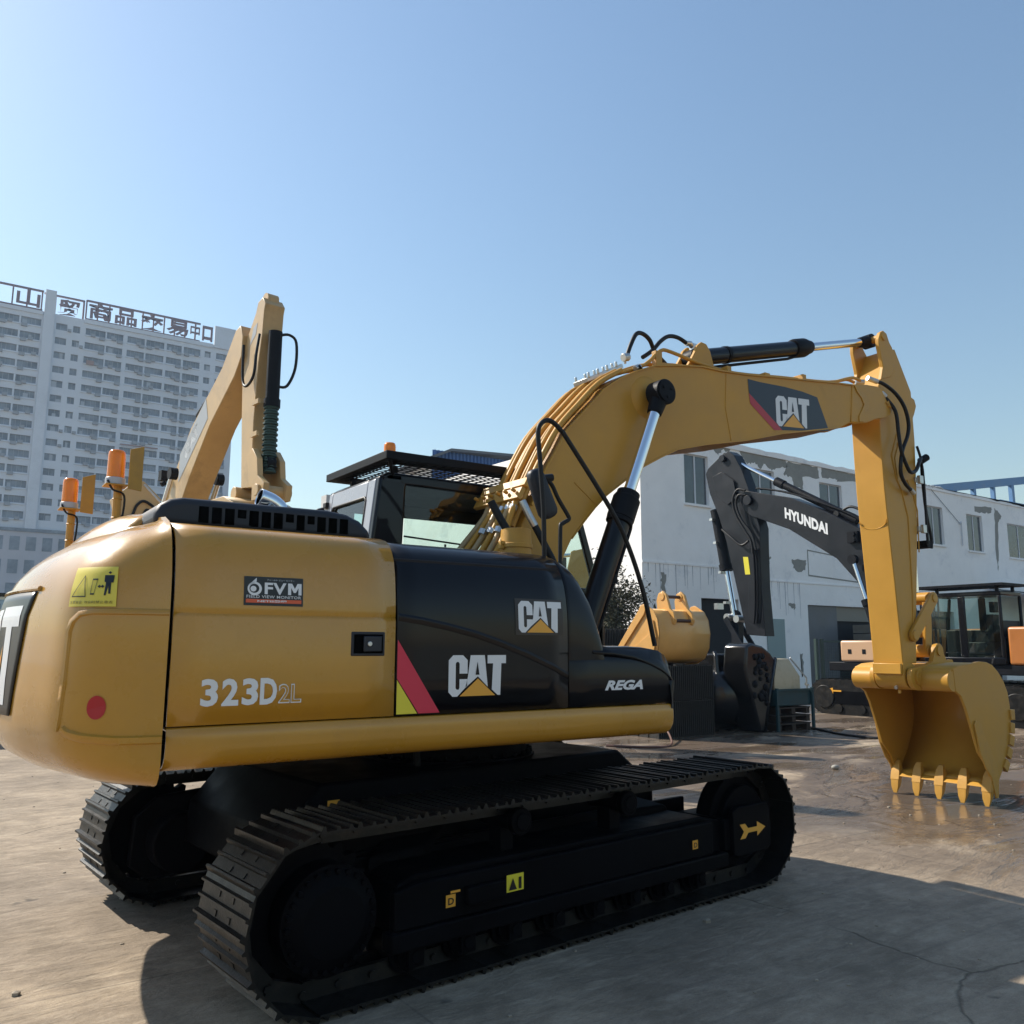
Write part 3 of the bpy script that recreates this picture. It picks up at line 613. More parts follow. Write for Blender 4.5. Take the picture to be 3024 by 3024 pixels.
# ---- air pre-cleaner on the hood
m=MB(); cx,cy_=.20,-.62; m.cyl((cx,cy_,2.38),(cx,cy_,2.52),.115,n=32); m.cyl((cx,cy_,2.53),(cx,cy_,2.645),.118,.112,n=32); m.cyl((cx,cy_,2.50),(cx,cy_,2.535),.125,n=32)
m.box(cx-.15,cx-.115,cy_-.02,cy_+.02,2.49,2.55); m.cyl((cx-.13,cy_-.03,2.53),(cx-.13,cy_+.03,2.53),.012,n=8)
obj('air_precleaner',m,yelc,EX,bevel=.006)
# ---- handrail and mirror
m=MB(); m.tube([(.12,-1.08,2.40),(.10,-1.10,2.72),(.07,-1.1,3.08),(.055,-1.1,3.27),(.085,-1.1,3.34),(.14,-1.1,3.37),(.20,-1.1,3.355),(.26,-1.1,3.31),(.32,-1.1,3.25),(.72,-1.1,2.78),(.89,-1.1,2.51),(1.03,-1.1,2.17),(1.13,-1.1,1.79)],.018,10,smooth=5); obj('handrail',m,rub,EX,smooth=60)
m=MB(); m.tube([(.205,-1.0,2.96),(.25,-1.0,2.93),(.31,-1.0,2.83),(.395,-1.0,2.72),(.398,-1.0,2.69),(.34,-1.0,2.655),(.325,-1.0,2.62),(.32,-1.0,2.35)],.016,10,smooth=4); m.cyl((.18,-1.0,2.97),(.25,-1.0,2.985),.028,n=12); obj('mirror_bracket',m,rub,EX,smooth=60)
m=MB(); Mx=Matrix.Translation((.155,-1.0,2.86))@Matrix.Rotation(R(-24),4,'Y')
rw=[]
for k,(h,sc) in enumerate(((-.19,.2),(-.185,.55),(-.17,.85),(-.14,1),(.12,1),(.155,.88),(.175,.6),(.18,.2))):
    rw.append([Mx@Vector((.068*sc*math.copysign(abs(math.cos(a))**.6,math.cos(a))*(1.12 if h<0 else .95),.05*sc*math.copysign(abs(math.sin(a))**.7,math.sin(a)),h)) for a in [i*math.pi/12 for i in range(24)]])
m.grid(rw,True,True); obj('rearview_mirror',m,plas,EX,smooth=60)
# swing post hose and boom foot area
m=MB(); m.tube([(.02,-.55,2.85),(.10,-.6,2.68),(.2,-.66,2.5),(.42,-.7,2.2)],.03,10,smooth=5); obj('hydraulic_hose',m,rub,EX,smooth=60)
# ======================= boom, stick, bucket =======================
BY0,BY1=-.32,.22
top=[(.30,2.30),(.45,2.70),(.55,2.91),(.69,3.21),(.79,3.37),(.91,3.57),(1.08,3.75),(1.25,3.92),(1.33,4.01),(1.53,4.15),(1.72,4.25),(1.96,4.35),(2.26,4.41),(2.58,4.46),(2.86,4.47),(3.21,4.50),(3.93,4.59),(4.76,4.69),(5.06,4.72)]
bot=[(4.95,4.26),(4.75,4.17),(4.43,4.10),(3.77,3.96),(3.17,3.80),(2.60,3.68),(2.22,3.58),(2.01,3.48),(1.78,3.36),(1.52,3.18),(1.35,3.06),(1.22,2.94),(1.09,2.80),(.97,2.66),(.88,2.50),(.82,2.2),(.80,1.85),(.72,1.70),(.58,1.65),(.42,1.72),(.32,1.9)]
m=MB(); m.prism(top+bot,BY0,BY1); BM=obj('boom',m,yelm,EX,bevel=.010,smooth=14)
# flanges (plates standing a little proud at top and bottom)
m=MB(); m.prism(top[2:]+[(a+.008 if i<8 else a,b-.014) for i,(a,b) in enumerate(top[2:])][::-1],BY0-.018,BY1+.018); obj('top_flange',m,yelm,BM,smooth=14)
bt=bot[1:14]; m=MB(); m.prism(bt+[(a,b+.014) for a,b in bt][::-1],BY0-.012,BY1+.012); obj('bottom_flange',m,yelm,BM,smooth=14)
# fork tip plates
for ya,yb in ((BY0-.010,BY0+.05),(BY1-.05,BY1+.010)):
    m=MB(); m.prism([(5.02,4.722),(5.30,4.765),(5.50,4.78),(5.62,4.765),(5.74,4.70),(5.82,4.61),(5.79,4.52),(5.72,4.455),(5.62,4.42),(5.45,4.38),(5.25,4.305),(5.12,4.285),(4.96,4.27)],ya,yb); obj('tip_plate',m,yelm,BM,bevel=.008,smooth=20)
m=MB(); m.prism([(5.04,4.715),(5.10,4.72),(5.16,4.66),(5.26,4.60),(5.30,4.52),(5.27,4.46),(5.20,4.42),(5.16,4.36),(5.20,4.31),(5.10,4.29),(5.10,4.36),(5.17,4.45),(5.21,4.51),(5.17,4.58),(5.09,4.64)],BY0-.022,BY0-.0105); obj('reinforcing_plate',m,yelm,BM,bevel=.004)
m=MB(); m.cyl((5.74,BY0-.03,4.61),(5.74,BY1+.03,4.61),.055,n=28); m.box(5.66,5.82,BY0-.028,BY0-.012,4.595,4.62); obj('tip_pin',m,yelc,BM,bevel=.005)
# weld lines
m=MB()
for P in ([(2.93,4.46),(2.90,4.1),(2.97,3.76)],[(1.0,3.14),(1.24,2.97)]): m.tube([(a,BY0-.001,b) for a,b in P],.006,6)
obj('weld_seam',m,yelm,BM)
# cylinder pin boss on the boom + rust runs
m=MB(); m.cyl((1.86,BY0-.03,4.02),(1.86,BY0,4.02),.16,.20,n=32); obj('pin_boss',m,yelm,BM,smooth=50)
# boom decal
def fbm(u,v,off=0): return (u,BY0-.0035-off,v)
m=MB(); m.sheet([fbm(*p) for p in [(3.245,4.455),(3.42,4.455),(3.82,4.475),(4.12,4.475),(4.37,4.455),(4.55,4.105),(3.755,3.998),(3.255,4.31)]]); obj('boom_decal',m,navy,BM,smooth=0,norm=False)
m=MB(); m.sheet([fbm(*p) for p in [(3.255,4.31),(3.755,3.998),(3.625,3.98),(3.268,4.20)]]); obj('decal_edge',m,red,BM,smooth=0,norm=False)
# cat mark sheared to follow the boom slope
fz=lambda u,v,off=0: fbm(u,v+(u-3.66)*.085,.0025+off)
catmark(sq(fz,1.22,3.66),3.66,4.03,.325,BM,navy)
# ---- lubricating and hydraulic tubes over the back of the boom
ed=[(.30,2.45),(.52,3.05),(.66,3.31),(.82,3.57),(.93,3.74),(1.13,3.93),(1.42,4.17),(1.56,4.26)]
def offs(P,d):
    out=[]
    for i,p in enumerate(P):
        a=P[max(0,i-1)];b=P[min(len(P)-1,i+1)]; t=Vector((b[0]-a[0],b[1]-a[1])).normalized(); out.append((p[0]-t.y*d,p[1]+t.x*d))
    return out
base=offs([(.45,2.70),(.60,3.03),(.73,3.28),(.90,3.56),(1.12,3.80),(1.36,4.04),(1.62,4.20)],.05)
for k,y in enumerate((-.27,-.205,-.13,-.05,.03,.11,.185)):
    P=[Vector((a+.0*k,y,b)) for a,b in base]; d=.012*(k%2)
    Q=[p+Vector((-d,0,d)) for p in P]
    m=MB(); m.tube(Q,.020 if k%3 else .025,10,smooth=3); obj('boom_tube',m,yelc,BM,smooth=60)
# lower continuation: hoses fanning to the swivel, tied to a bracket
m=MB(); m.box(-.04,.04,-.36,.30,-.025,.025,Matrix.Translation((.50,0,3.08))@Matrix.Rotation(R(-62),4,'Y')); 
m.box(-.055,.055,-.38,.28,-.02,.02,Matrix.Translation((.42,0,2.98))@Matrix.Rotation(R(-62),4,'Y')); 
for k in range(6): m.cyl((.40,-.32+.11*k,3.0),(.36,-.32+.11*k,3.02),.016,n=8)
obj('tube_clamp',m,yelc,BM,bevel=.006)
for k,y in enumerate((-.30,-.23,-.15,-.06,.02,.10)):
    P=[Vector((.43,y,2.95)),Vector((.37,y-.01,2.83)),Vector((.30-.02*k,y-.0,2.62)),Vector((.18-.03*k,y,2.42)),Vector((.05-.03*k,y,2.25))]
    m=MB(); m.tube(P,.026,10,smooth=5); obj('boom_hose',m,yelo if k%2 else yelm,BM,smooth=60)
m=MB()
for k,y in enumerate((-.30,-.23,-.15,-.06)):
    a,b=Vector((.40,y,2.89)),Vector((.385,y,2.855)); m.cyl(a,b,.034,n=8)
    a,b=Vector((.33-.02*k,y,2.71)),Vector((.31-.02*k,y,2.67)); m.cyl(a,b,.034,n=8)
m.tube([(.44,-.36,2.92),(.48,-.40,2.80),(.52,-.42,2.72)],.03,10)
obj('hose_coupling',m,gal,BM)
m=MB(); m.tube([(.52,-.42,2.72),(.58,-.46,2.58),(.66,-.5,2.4),(.74,-.52,2.15)],.028,10,smooth=5); obj('boom_hose',m,rub,BM,smooth=60)
# top manifold block, arched hoses to the stick cylinder
m=MB(); m.box(-.20,.28,-.10,.10,-.02,.02,Matrix.Translation((1.50,-.02,4.235))@Matrix.Rotation(R(-27),4,'Y'))
for k in range(5): m.cyl((1.34+.11*k,-.12,4.165+.055*k),(1.33+.11*k,-.12,4.215+.055*k),.013,n=8); m.cyl((1.34+.11*k,.06,4.165+.055*k),(1.33+.11*k,.06,4.215+.055*k),.013,n=8)
m.cyl((1.70,-.18,4.41),(1.76,-.18,4.43),.04,n=8); m.cyl((1.78,-.25,4.30),(1.84,-.25,4.33),.03,n=8)
obj('tube_bracket',m,gal,BM,bevel=.004)
for off,P in ((0,[(1.74,-.18,4.42),(1.80,-.18,4.56),(1.88,-.17,4.68),(1.98,-.15,4.71),(2.10,-.12,4.68),(2.20,-.08,4.60),(2.40,-.02,4.53)]),(1,[(2.02,-.10,4.50),(2.16,-.09,4.60),(2.28,-.08,4.72),(2.40,-.07,4.80),(2.54,-.06,4.82),(2.68,-.05,4.79)])):
    m=MB(); m.tube(P and [Vector(p) for p in P],.021,10,smooth=5); obj('boom_hose',m,rub,BM,smooth=60)
m=MB(); m.tube([Vector(p) for p in ((1.80,-.28,4.33),(1.90,-.30,4.22),(1.93,-.34,4.12),(2.02,-.38,4.03))],.010,8,smooth=5); obj('grease_line',m,rub,BM,smooth=60)
for y,dz in ((-.20,0),(-.12,.012),(.10,.01)):
    m=MB(); P=offs([(1.62,4.20),(1.96,4.35),(2.2,4.41),(2.5,4.455),(2.86,4.475),(3.21,4.505),(3.93,4.595),(4.76,4.695)],.035+dz); P=[Vector((a,y,b)) for a,b in P]
    if dz==0: P=P[:2]+[Vector((2.15,y,4.56)),Vector((2.30,y,4.58)),Vector((2.7,y,4.54))]+P[5:]
    P+=[Vector((5.10,y,4.83)),Vector((5.25,y,4.87)),Vector((5.38,y,4.86))]
    m.tube(P,.018,10,smooth=3); obj('boom_tube',m,yelc,BM,smooth=60)
m=MB(); m.box(2.08,2.16,-.22,-.16,4.40,4.55); m.box(3.0,3.06,-.28,-.05,4.485,4.56); m.box(3.5,3.58,-.34,-.26,4.53,4.57); m.box(4.2,4.26,-.28,-.05,4.61,4.70); obj('tube_support',m,yelc,BM,bevel=.004)
# ---- boom cylinders (near, far)
for cy,s in ((-.49,-1),(.39,1)):
    A=Vector((.80,cy,1.55)); B=Vector((1.86,cy,4.02)); t=(B-A).normalized(); Lb=(B-A).length
    m=MB(); m.tube([A+t*.05,A+t*1.55],.095,32); CY=obj('boom_cylinder',m,blk,EX,smooth=50)
    m=MB(); m.tube([A+t*1.36,A+t*1.40],.115,32); m.tube([A+t*1.40,A+t*1.60],.118,32); m.tube([A+t*1.60,A+t*1.66],.10,32)
    for k in range(8):
        a=k*math.pi/4+.3; e=Vector((0,1,0)); f2=t.cross(e); q=(e*math.cos(a)+f2*math.sin(a))*.095; m.cyl(A+t*1.60+q,A+t*1.625+q,.014,n=6)
    obj('cylinder_gland',m,blm,CY,bevel=.006)
    m=MB(); n2=t.cross(Vector((0,1,0))).normalized()*-1; m.tube([A+t*.15-n2*-.13,A+t*1.38-n2*-.13,A+t*1.44-n2*-.115],.018,8); 
    m.box(-.03,.03,-.03,.03,-.04,.04,Matrix.Translation(A+t*.9+n2*.11)); obj('cylinder_pipe',m,blm,CY)
    m=MB(); m.tube([A+t*1.60,B-t*.10],.052,28); obj('piston_rod',m,chr_,CY,smooth=60)
    m=MB(); m.cyl(B+Vector((0,-.075,0)),B+Vector((0,.075,0)),.115,n=32); m.tube([B-t*.22,B-t*.08],.065,24,r2=.08); m.cyl(B+Vector((0,s*.076,0)),B+Vector((0,s*.088,0)),.10,n=32)
    for k in range(3): a=k*2.094+.5; m.cyl(B+Vector((.055*math.cos(a),s*.088,.055*math.sin(a))),B+Vector((.055*math.cos(a),s*.098,.055*math.sin(a))),.016,n=6)
    obj('rod_eye',m,blm,CY,bevel=.006,smooth=40)
# ---- stick cylinder on top of the boom
cyy=-.05; A=Vector((2.78,cyy,4.66)); B=Vector((5.84,cyy,5.48)); t=(B-A).normalized()
m=MB(); m.tube([A,A+t*1.68],.085,32); SC=obj('stick_cylinder',m,blk,EX,smooth=50)
m=MB(); m.tube([A+t*1.62,A+t*1.66,A+t*1.82,A+t*1.86],[.10,.108,.108,.098],32); m.tube([A+t*1.86,A+t*1.95],.09,28,r2=.075); obj('cylinder_gland',m,blm,SC,bevel=.006); m=MB(); m.cyl(A+Vector((-.02,-.07,-.02)),A+Vector((-.02,.07,-.02)),.10,n=28); obj('cylinder_eye',m,blm,SC,bevel=.006); m=MB(); m.tube([A+t*.45,A+t*.50],.092,32); obj('cylinder_band',m,blm,SC)
m=MB(); m.tube([A+t*1.9,B-t*.12],.048,28); obj('piston_rod',m,chr_,SC,smooth=60)
m=MB(); m.cyl(B+Vector((0,-.06,0)),B+Vector((0,.06,0)),.085,n=28); m.tube([B-t*.2,B-t*.05],.06,20,r2=.075); obj('rod_eye',m,blm,SC,bevel=.006)
m=MB(); m.tube([A+t*.1+Vector((0,-.02,-.12)),A+t*1.5+Vector((0,-.02,-.115)),A+t*1.7+Vector((0,-.02,-.09))],.016,8); obj('cylinder_pipe',m,blm,SC)
for y in (-.15,.04):
    m=MB(); m.prism([(2.52,4.45),(2.66,4.66),(2.70,4.74),(2.76,4.79),(2.83,4.78),(2.88,4.72),(2.92,4.60),(2.97,4.48)],y-.02,y+.02); obj('cylinder_bracket',m,yelm,BM,bevel=.006)
m=MB(); m.tube([Vector(p) for p in ((2.66,-.05,4.79),(2.72,-.05,4.80),(2.77,-.05,4.76))],.028,10); m.box(2.74,2.80,-.08,-.02,4.70,4.80); obj('hose_coupling',m,gal,BM,bevel=.003)
# ---- stick
AY0,AY1=-.235,.135
st=[(5.67,4.47),(5.68,4.0),(5.67,3.75),(5.70,3.3),(5.76,2.5),(5.81,1.64),(5.83,1.42),(5.98,1.36),(6.08,1.45),(6.09,1.63),(6.12,1.97),(6.18,2.31),(6.235,2.67),(6.285,3.02),(6.35,3.6),(6.39,4.27),(6.385,4.89),(6.09,5.40),(5.97,5.42),(5.70,5.40),(5.66,5.1),(5.655,4.8)]
st=[(5.665,4.47),(5.67,4.0),(5.68,3.6),(5.70,3.3),(5.76,2.5),(5.81,1.66),(5.815,1.60),(6.09,1.60),(6.12,1.97),(6.18,2.31),(6.235,2.67),(6.285,3.02),(6.35,3.6),(6.39,4.27),(6.385,4.89),(6.20,5.20),(6.09,5.38),(5.99,5.36),(5.92,5.22),(5.78,5.00),(5.70,4.85)]
m=MB(); m.prism(st,AY0,AY1); ST=obj('stick',m,yelm,EX,bevel=.010,smooth=14)
for y in (AY0-.012,AY1-.038):
    m=MB(); m.prism([(5.74,4.93),(5.80,5.10),(5.74,5.36),(5.745,5.44),(5.79,5.53),(5.85,5.565),(5.92,5.54),(5.965,5.44),(6.02,5.38),(6.05,5.2),(5.95,5.0)],y,y+.05); obj('cylinder_ear',m,yelm,ST,bevel=.008,smooth=20)
m=MB(); m.cyl((B.x,AY0-.03,B.z),(B.x,AY1+.03,B.z),.045,n=24); obj('ear_pin',m,yelc,ST,bevel=.004)
m=MB(); m.tube([(6.30,AY0-.003,2.9),(6.33,AY0-.003,3.4),(6.25,AY0-.003,3.62),(6.12,AY0-.003,3.80),(6.0,AY0-.003,4.2)],.008,6); m.tube([(6.06,AY0-.002,1.9),(6.10,AY0-.002,2.4),(6.12,AY0-.002,3.3),(6.02,AY0-.002,3.62),(5.93,AY0-.002,3.75),(5.86,AY0-.002,4.02),(6.0,AY0-.002,4.3)],.010,6); obj('weld_seam',m,yelm,ST)
m=MB(); m.prism([(5.95,3.72),(6.28,3.78),(6.3,4.1),(6.25,4.25),(6.05,4.25),(5.92,4.0)],AY0-.010,AY0-.0005); obj('side_plate',m,yelm,ST,bevel=.004)
m=MB(); m.box(5.60,5.665,-.2,.1,4.50,4.62); obj('stick_stop',m,yelm,ST,bevel=.006)
m=MB(); m.box(5.775,5.81,-.225,.125,1.48,1.60)
obj('stick_stop',m,yelm,ST,bevel=.006)
m=MB(); P=[(5.706,-.228+.02*0,3.25),(5.720,-.20,3.20),(5.730,-.14,3.165),(5.733,-.05,3.15),(5.730,.04,3.165),(5.72,.10,3.20),(5.706,.128,3.25)]; m.tube([Vector((x-.018+(.0),y,z)) for x,y,z in P],.007,6,smooth=4); obj('weld_seam',m,yelm,ST)
# stick nose boss
m=MB(); m.cyl((5.96,AY0,1.46),(5.96,AY1,1.46),.145,n=32); m.box(5.815,5.96,AY0+.002,AY1-.002,1.46,1.62); obj('stick_nose',m,yelm,ST,bevel=.006,smooth=40)
# bucket cylinder behind the stick (far side), pipes and brackets
A2=Vector((6.46,cyy,4.75)); B2=Vector((6.48,cyy,2.36)); t2=(B2-A2).normalized()
m=MB(); m.tube([A2,A2+t2*1.45],.075,28); BC=obj('bucket_cylinder',m,blk,EX,smooth=50)
m=MB(); m.tube([A2+t2*1.40,A2+t2*1.60],.09,28); obj('cylinder_gland',m,blm,BC,bevel=.006); m=MB(); m.cyl((6.44,AY0-.02,4.02),(6.54,AY0-.05,4.08),.045,n=12); obj('pipe_elbow',m,blm,BC,bevel=.004); m=MB(); m.box(6.42,6.52,-.28,-.1,2.96,3.05); obj('pipe_elbow',m,blm,BC,bevel=.006)
m=MB(); m.tube([A2+t2*1.58,B2-t2*.08],.042,24); obj('piston_rod',m,chr_,BC,smooth=60)
m=MB(); m.tube([Vector(p) for p in ((6.47,-.26,4.02),(6.43,-.27,3.88),(6.46,-.27,3.4),(6.53,-.27,3.1),(6.52,-.27,2.96))],.018,8,smooth=3); m.tube([Vector(p) for p in ((6.38,-.26,4.2),(6.42,-.29,3.9),(6.41,-.29,3.0))],.016,8,smooth=3); obj('cylinder_pipe',m,rub,BC,smooth=60)
for z in (3.18,3.78): m=MB(); m.box(6.30,6.42,-.26,-.232,z-.03,z+.03); m.box(6.33,6.41,-.30,-.259,z-.05,z+.05); obj('pipe_bracket',m,gal,ST,bevel=.004)
for y in (AY0+.03,AY1-.05):
    m=MB(); m.prism([(6.30,4.55),(6.40,4.85),(6.50,4.82),(6.53,4.74),(6.48,4.64),(6.39,4.5)],y,y+.03); obj('cylinder_ear',m,yelm,ST,bevel=.005)
# loose hoses beside the joint
for P in ([(5.50,-.30,4.86),(5.66,-.33,4.83),(5.86,-.35,4.74),(6.0,-.36,4.60),(6.06,-.36,4.42),(6.02,-.36,4.26),(5.90,-.36,4.08),(5.84,-.36,3.92),(5.86,-.34,3.78),(5.97,-.32,3.68),(6.12,-.30,3.62)],
          [(5.66,-.31,4.70),(5.78,-.37,4.52),(5.80,-.38,4.25),(5.83,-.38,4.05),(5.93,-.37,3.9),(6.03,-.36,3.82),(6.18,-.34,3.86),(6.30,-.32,3.98),(6.42,-.28,4.05)]):
    m=MB(); m.tube([Vector(p) for p in P],.022,10,smooth=6); obj('stick_hose',m,rub,ST,smooth=60)
m=MB(); m.cyl((5.42,-.27,4.88),(5.55,-.31,4.85),.03,n=10); m.cyl((5.60,-.30,4.75),(5.68,-.32,4.69),.028,n=10); m.cyl((6.10,-.30,3.63),(6.2,-.28,3.6),.028,n=10); m.cyl((5.44,-.1,4.88),(5.52,-.16,4.88),.03,n=10); obj('hose_coupling',m,gal,ST)
# bucket linkage
for y in (AY0-.05,AY1+.012):
    m=MB(); P=Vector((6.02,0,1.92)); Q=Vector((6.48,0,2.36)); d=(Q-P).normalized(); n=Vector((-d.z,0,d.x))
    O=[]
    for k in range(9): a=math.pi/2+math.pi*k/8; v=P+(d*math.cos(a)+n*math.sin(a))*.075; O.append((v.x,v.z))
    for k in range(9): a=-math.pi/2+math.pi*k/8; v=Q+(d*math.cos(a)+n*math.sin(a))*.075; O.append((v.x,v.z))
    m.prism(O,y,y+.038); m.cyl((P.x,y-.015,P.z),(P.x,y+.05,P.z),.06,n=20); m.cyl((Q.x,y-.012,Q.z),(Q.x,y+.05,Q.z),.05,n=20)
    obj('bucket_link',m,yelm,EX,bevel=.006,smooth=40)
m=MB(); m.cyl((6.48,AY0-.0,2.36),(6.48,AY1+.0,2.36),.075,n=24); P=Vector((6.48,cyy,2.36)); Q=Vector((6.44,cyy,1.74))
for s in (-1,1):
    m.prism([(6.42,2.34),(6.54,2.34),(6.53,2.05),(6.49,1.70),(6.38,1.70),(6.36,1.78),(6.40,2.05)],cyy+s*.13-.02,cyy+s*.13+.02)
m.cyl((6.44,cyy-.17,1.74),(6.44,cyy+.17,1.74),.075,n=24); m.box(6.40,6.50,cyy-.11,cyy+.11,1.9,2.0)
obj('power_link',m,yelm,EX,bevel=.006,smooth=40)
# ---- bucket
BK=bpy.data.objects.new('bucket',None); COL.objects.link(BK); BK.parent=EX
def make_bucket(par,shell,side,y0,y1,teeth,mt,mtooth,wear=(),cut=None,tl=.26,tw=.05,thk=.03,fold=None):
    m=MB(); rows=[[(x,y,z) for y in (y0+.003,(y0+y1)/2,y1-.003)] for x,z in shell]; m.grid(rows); so_=obj('bucket_shell',m,mt,par,smooth=40); thick(so_,thk,-1)
    for y,n_ in ((y0,1),(y1-thk,1)):
        m=MB(); m.prism(side,y,y+thk); obj('side_plate',m,mt,par,bevel=.004,smooth=20)
    return so_
shell=[(6.06,1.545),(6.2,1.585),(6.45,1.60),(6.67,1.61),(6.83,1.60),(6.96,1.56),(7.08,1.48),(7.18,1.38),(7.25,1.26),(7.275,1.1),(7.265,.93),(7.22,.78),(7.15,.64),(7.05,.48),(6.95,.36),(6.87,.28),(6.76,.245)]
side=[(6.10,1.55),(6.22,1.575),(6.45,1.60),(6.67,1.625),(6.83,1.615),(6.96,1.58),(7.08,1.50),(7.19,1.39),(7.262,1.26),(7.29,1.1),(7.28,.93),(7.235,.77),(7.16,.63),(7.06,.47),(6.96,.35),(6.88,.265),(6.78,.24),(6.66,.46),(6.50,.62),(6.40,.88),(6.30,1.12),(6.22,1.25),(6.12,1.30)]
bk0,bk1=-.65,.55
make_bucket(BK,shell,side,bk0,bk1,5,yelm,yelc)
# the bucket is a second-level part: its pieces hang from it
m=MB(); m.cyl((6.10,bk0+.005,1.42),(6.10,bk1-.005,1.42),.125,n=36); obj('torque_tube',m,yelm,BK,smooth=50,bevel=.004)
m=MB()
m.prism([(6.69,.215),(6.72,.245),(6.86,.300),(6.88,.27),(6.76,.225)],bk0+.031,bk1-.031); obj('lip_plate',m,yelm,BK,bevel=.003)
for y in (bk0,bk1-.03):
    s=-1 if y==bk0 else 1; yy=y-.02 if s<0 else y+.031
    m=MB(); m.prism([(6.42,.93),(6.46,.97),(6.58,.92),(6.62,.80),(6.74,.62),(6.84,.46),(6.86,.30),(6.82,.10),(6.77,.10),(6.70,.34),(6.60,.44),(6.50,.62)],yy,yy+.019); obj('side_cutter',m,yelc,BK,bevel=.004)
for i in range(5):
    y=bk0+.045+(bk1-bk0-.09)*i/4
    m=MB()
    def sec(x,z,w,h,a): 
        c,s=math.cos(a),math.sin(a); return [(x+c*p,y+w*k,z+s*p) for p,k in ((-h,-1),(h,-1),(h,1),(-h,1))]
    m.grid([sec(6.775,.40,.030,.015,.3),sec(6.755,.345,.046,.03,.3),sec(6.745,.26,.056,.05,.3),sec(6.725,.185,.056,.05,.3),sec(6.722,.18,.050,.045,.3),sec(6.705,.10,.046,.034,.3),sec(6.69,.05,.034,.018,.3),sec(6.68,.012,.022,.006,.3)],True,True)
    obj('bucket_tooth',m,yelc,BK,bevel=.005,smooth=25)
    if i in(1,2,3,):
        m=MB(); m.cyl((6.73,y,.20),(6.90,y,.31),.045,.03,n=16); obj('tooth_adapter',m,yelc,BK,bevel=.004)
for yy in (bk0-.022,bk1-.022):
    for (x,z,a) in ((7.30,1.00,0),(7.275,.85,10),(7.235,.71,22),(7.165,.575,32),(7.07,.44,40)):
        m=MB(); m.box(-.045,.05,0,.05,-.06,.06,Matrix.Translation((x,yy,z))@Matrix.Rotation(R(a),4,'Y')); obj('wear_block',m,yelc,BK,bevel=.006)
for y in (AY0-.075,AY1+.02):
    m=MB(); O=[]
    for k in range(13): a=R(140+k*16); O.append((5.98+.15*math.cos(a),1.45+.15*math.sin(a)))
    O+=[(6.30,1.34),(6.75,1.60),(6.72,1.64),(6.60,1.63),(6.55,1.70),(6.53,1.78)]
    for k in range(6): a=R(20+k*28); O.append((6.45+.085*math.cos(a),1.745+.085*math.sin(a)))
    O+=[(6.30,1.62),(6.16,1.58)]
    m.prism(O,y,y+.052); m.cyl((5.98,y-.022,1.45),(5.98,y+.072,1.45),.085,n=28); m.cyl((6.45,y-.018,1.745),(6.45,y+.07,1.745),.06,n=24); m.cyl((5.98,y-.03,1.45),(5.98,y-.02,1.45),.05,n=20)
    obj('hinge_ear',m,yelm,BK,bevel=.006,smooth=40)
m=MB(); m.cyl((5.98,AY0-.08,1.45),(5.98,AY1+.08,1.45),.06,n=24); m.cyl((6.45,AY0-.08,1.745),(6.45,AY1+.08,1.745),.045,n=24); m.cyl((5.93,-.10,1.30),(5.93,-.10,1.26),.018,n=10); obj('hinge_pin',m,yelc,BK)
m=MB()
for y in (-.02,): m.cyl((5.845,y-.1,1.335),(5.82,y-.1,1.325),.02,n=12)
obj('grease_nipple',m,gal,BK)
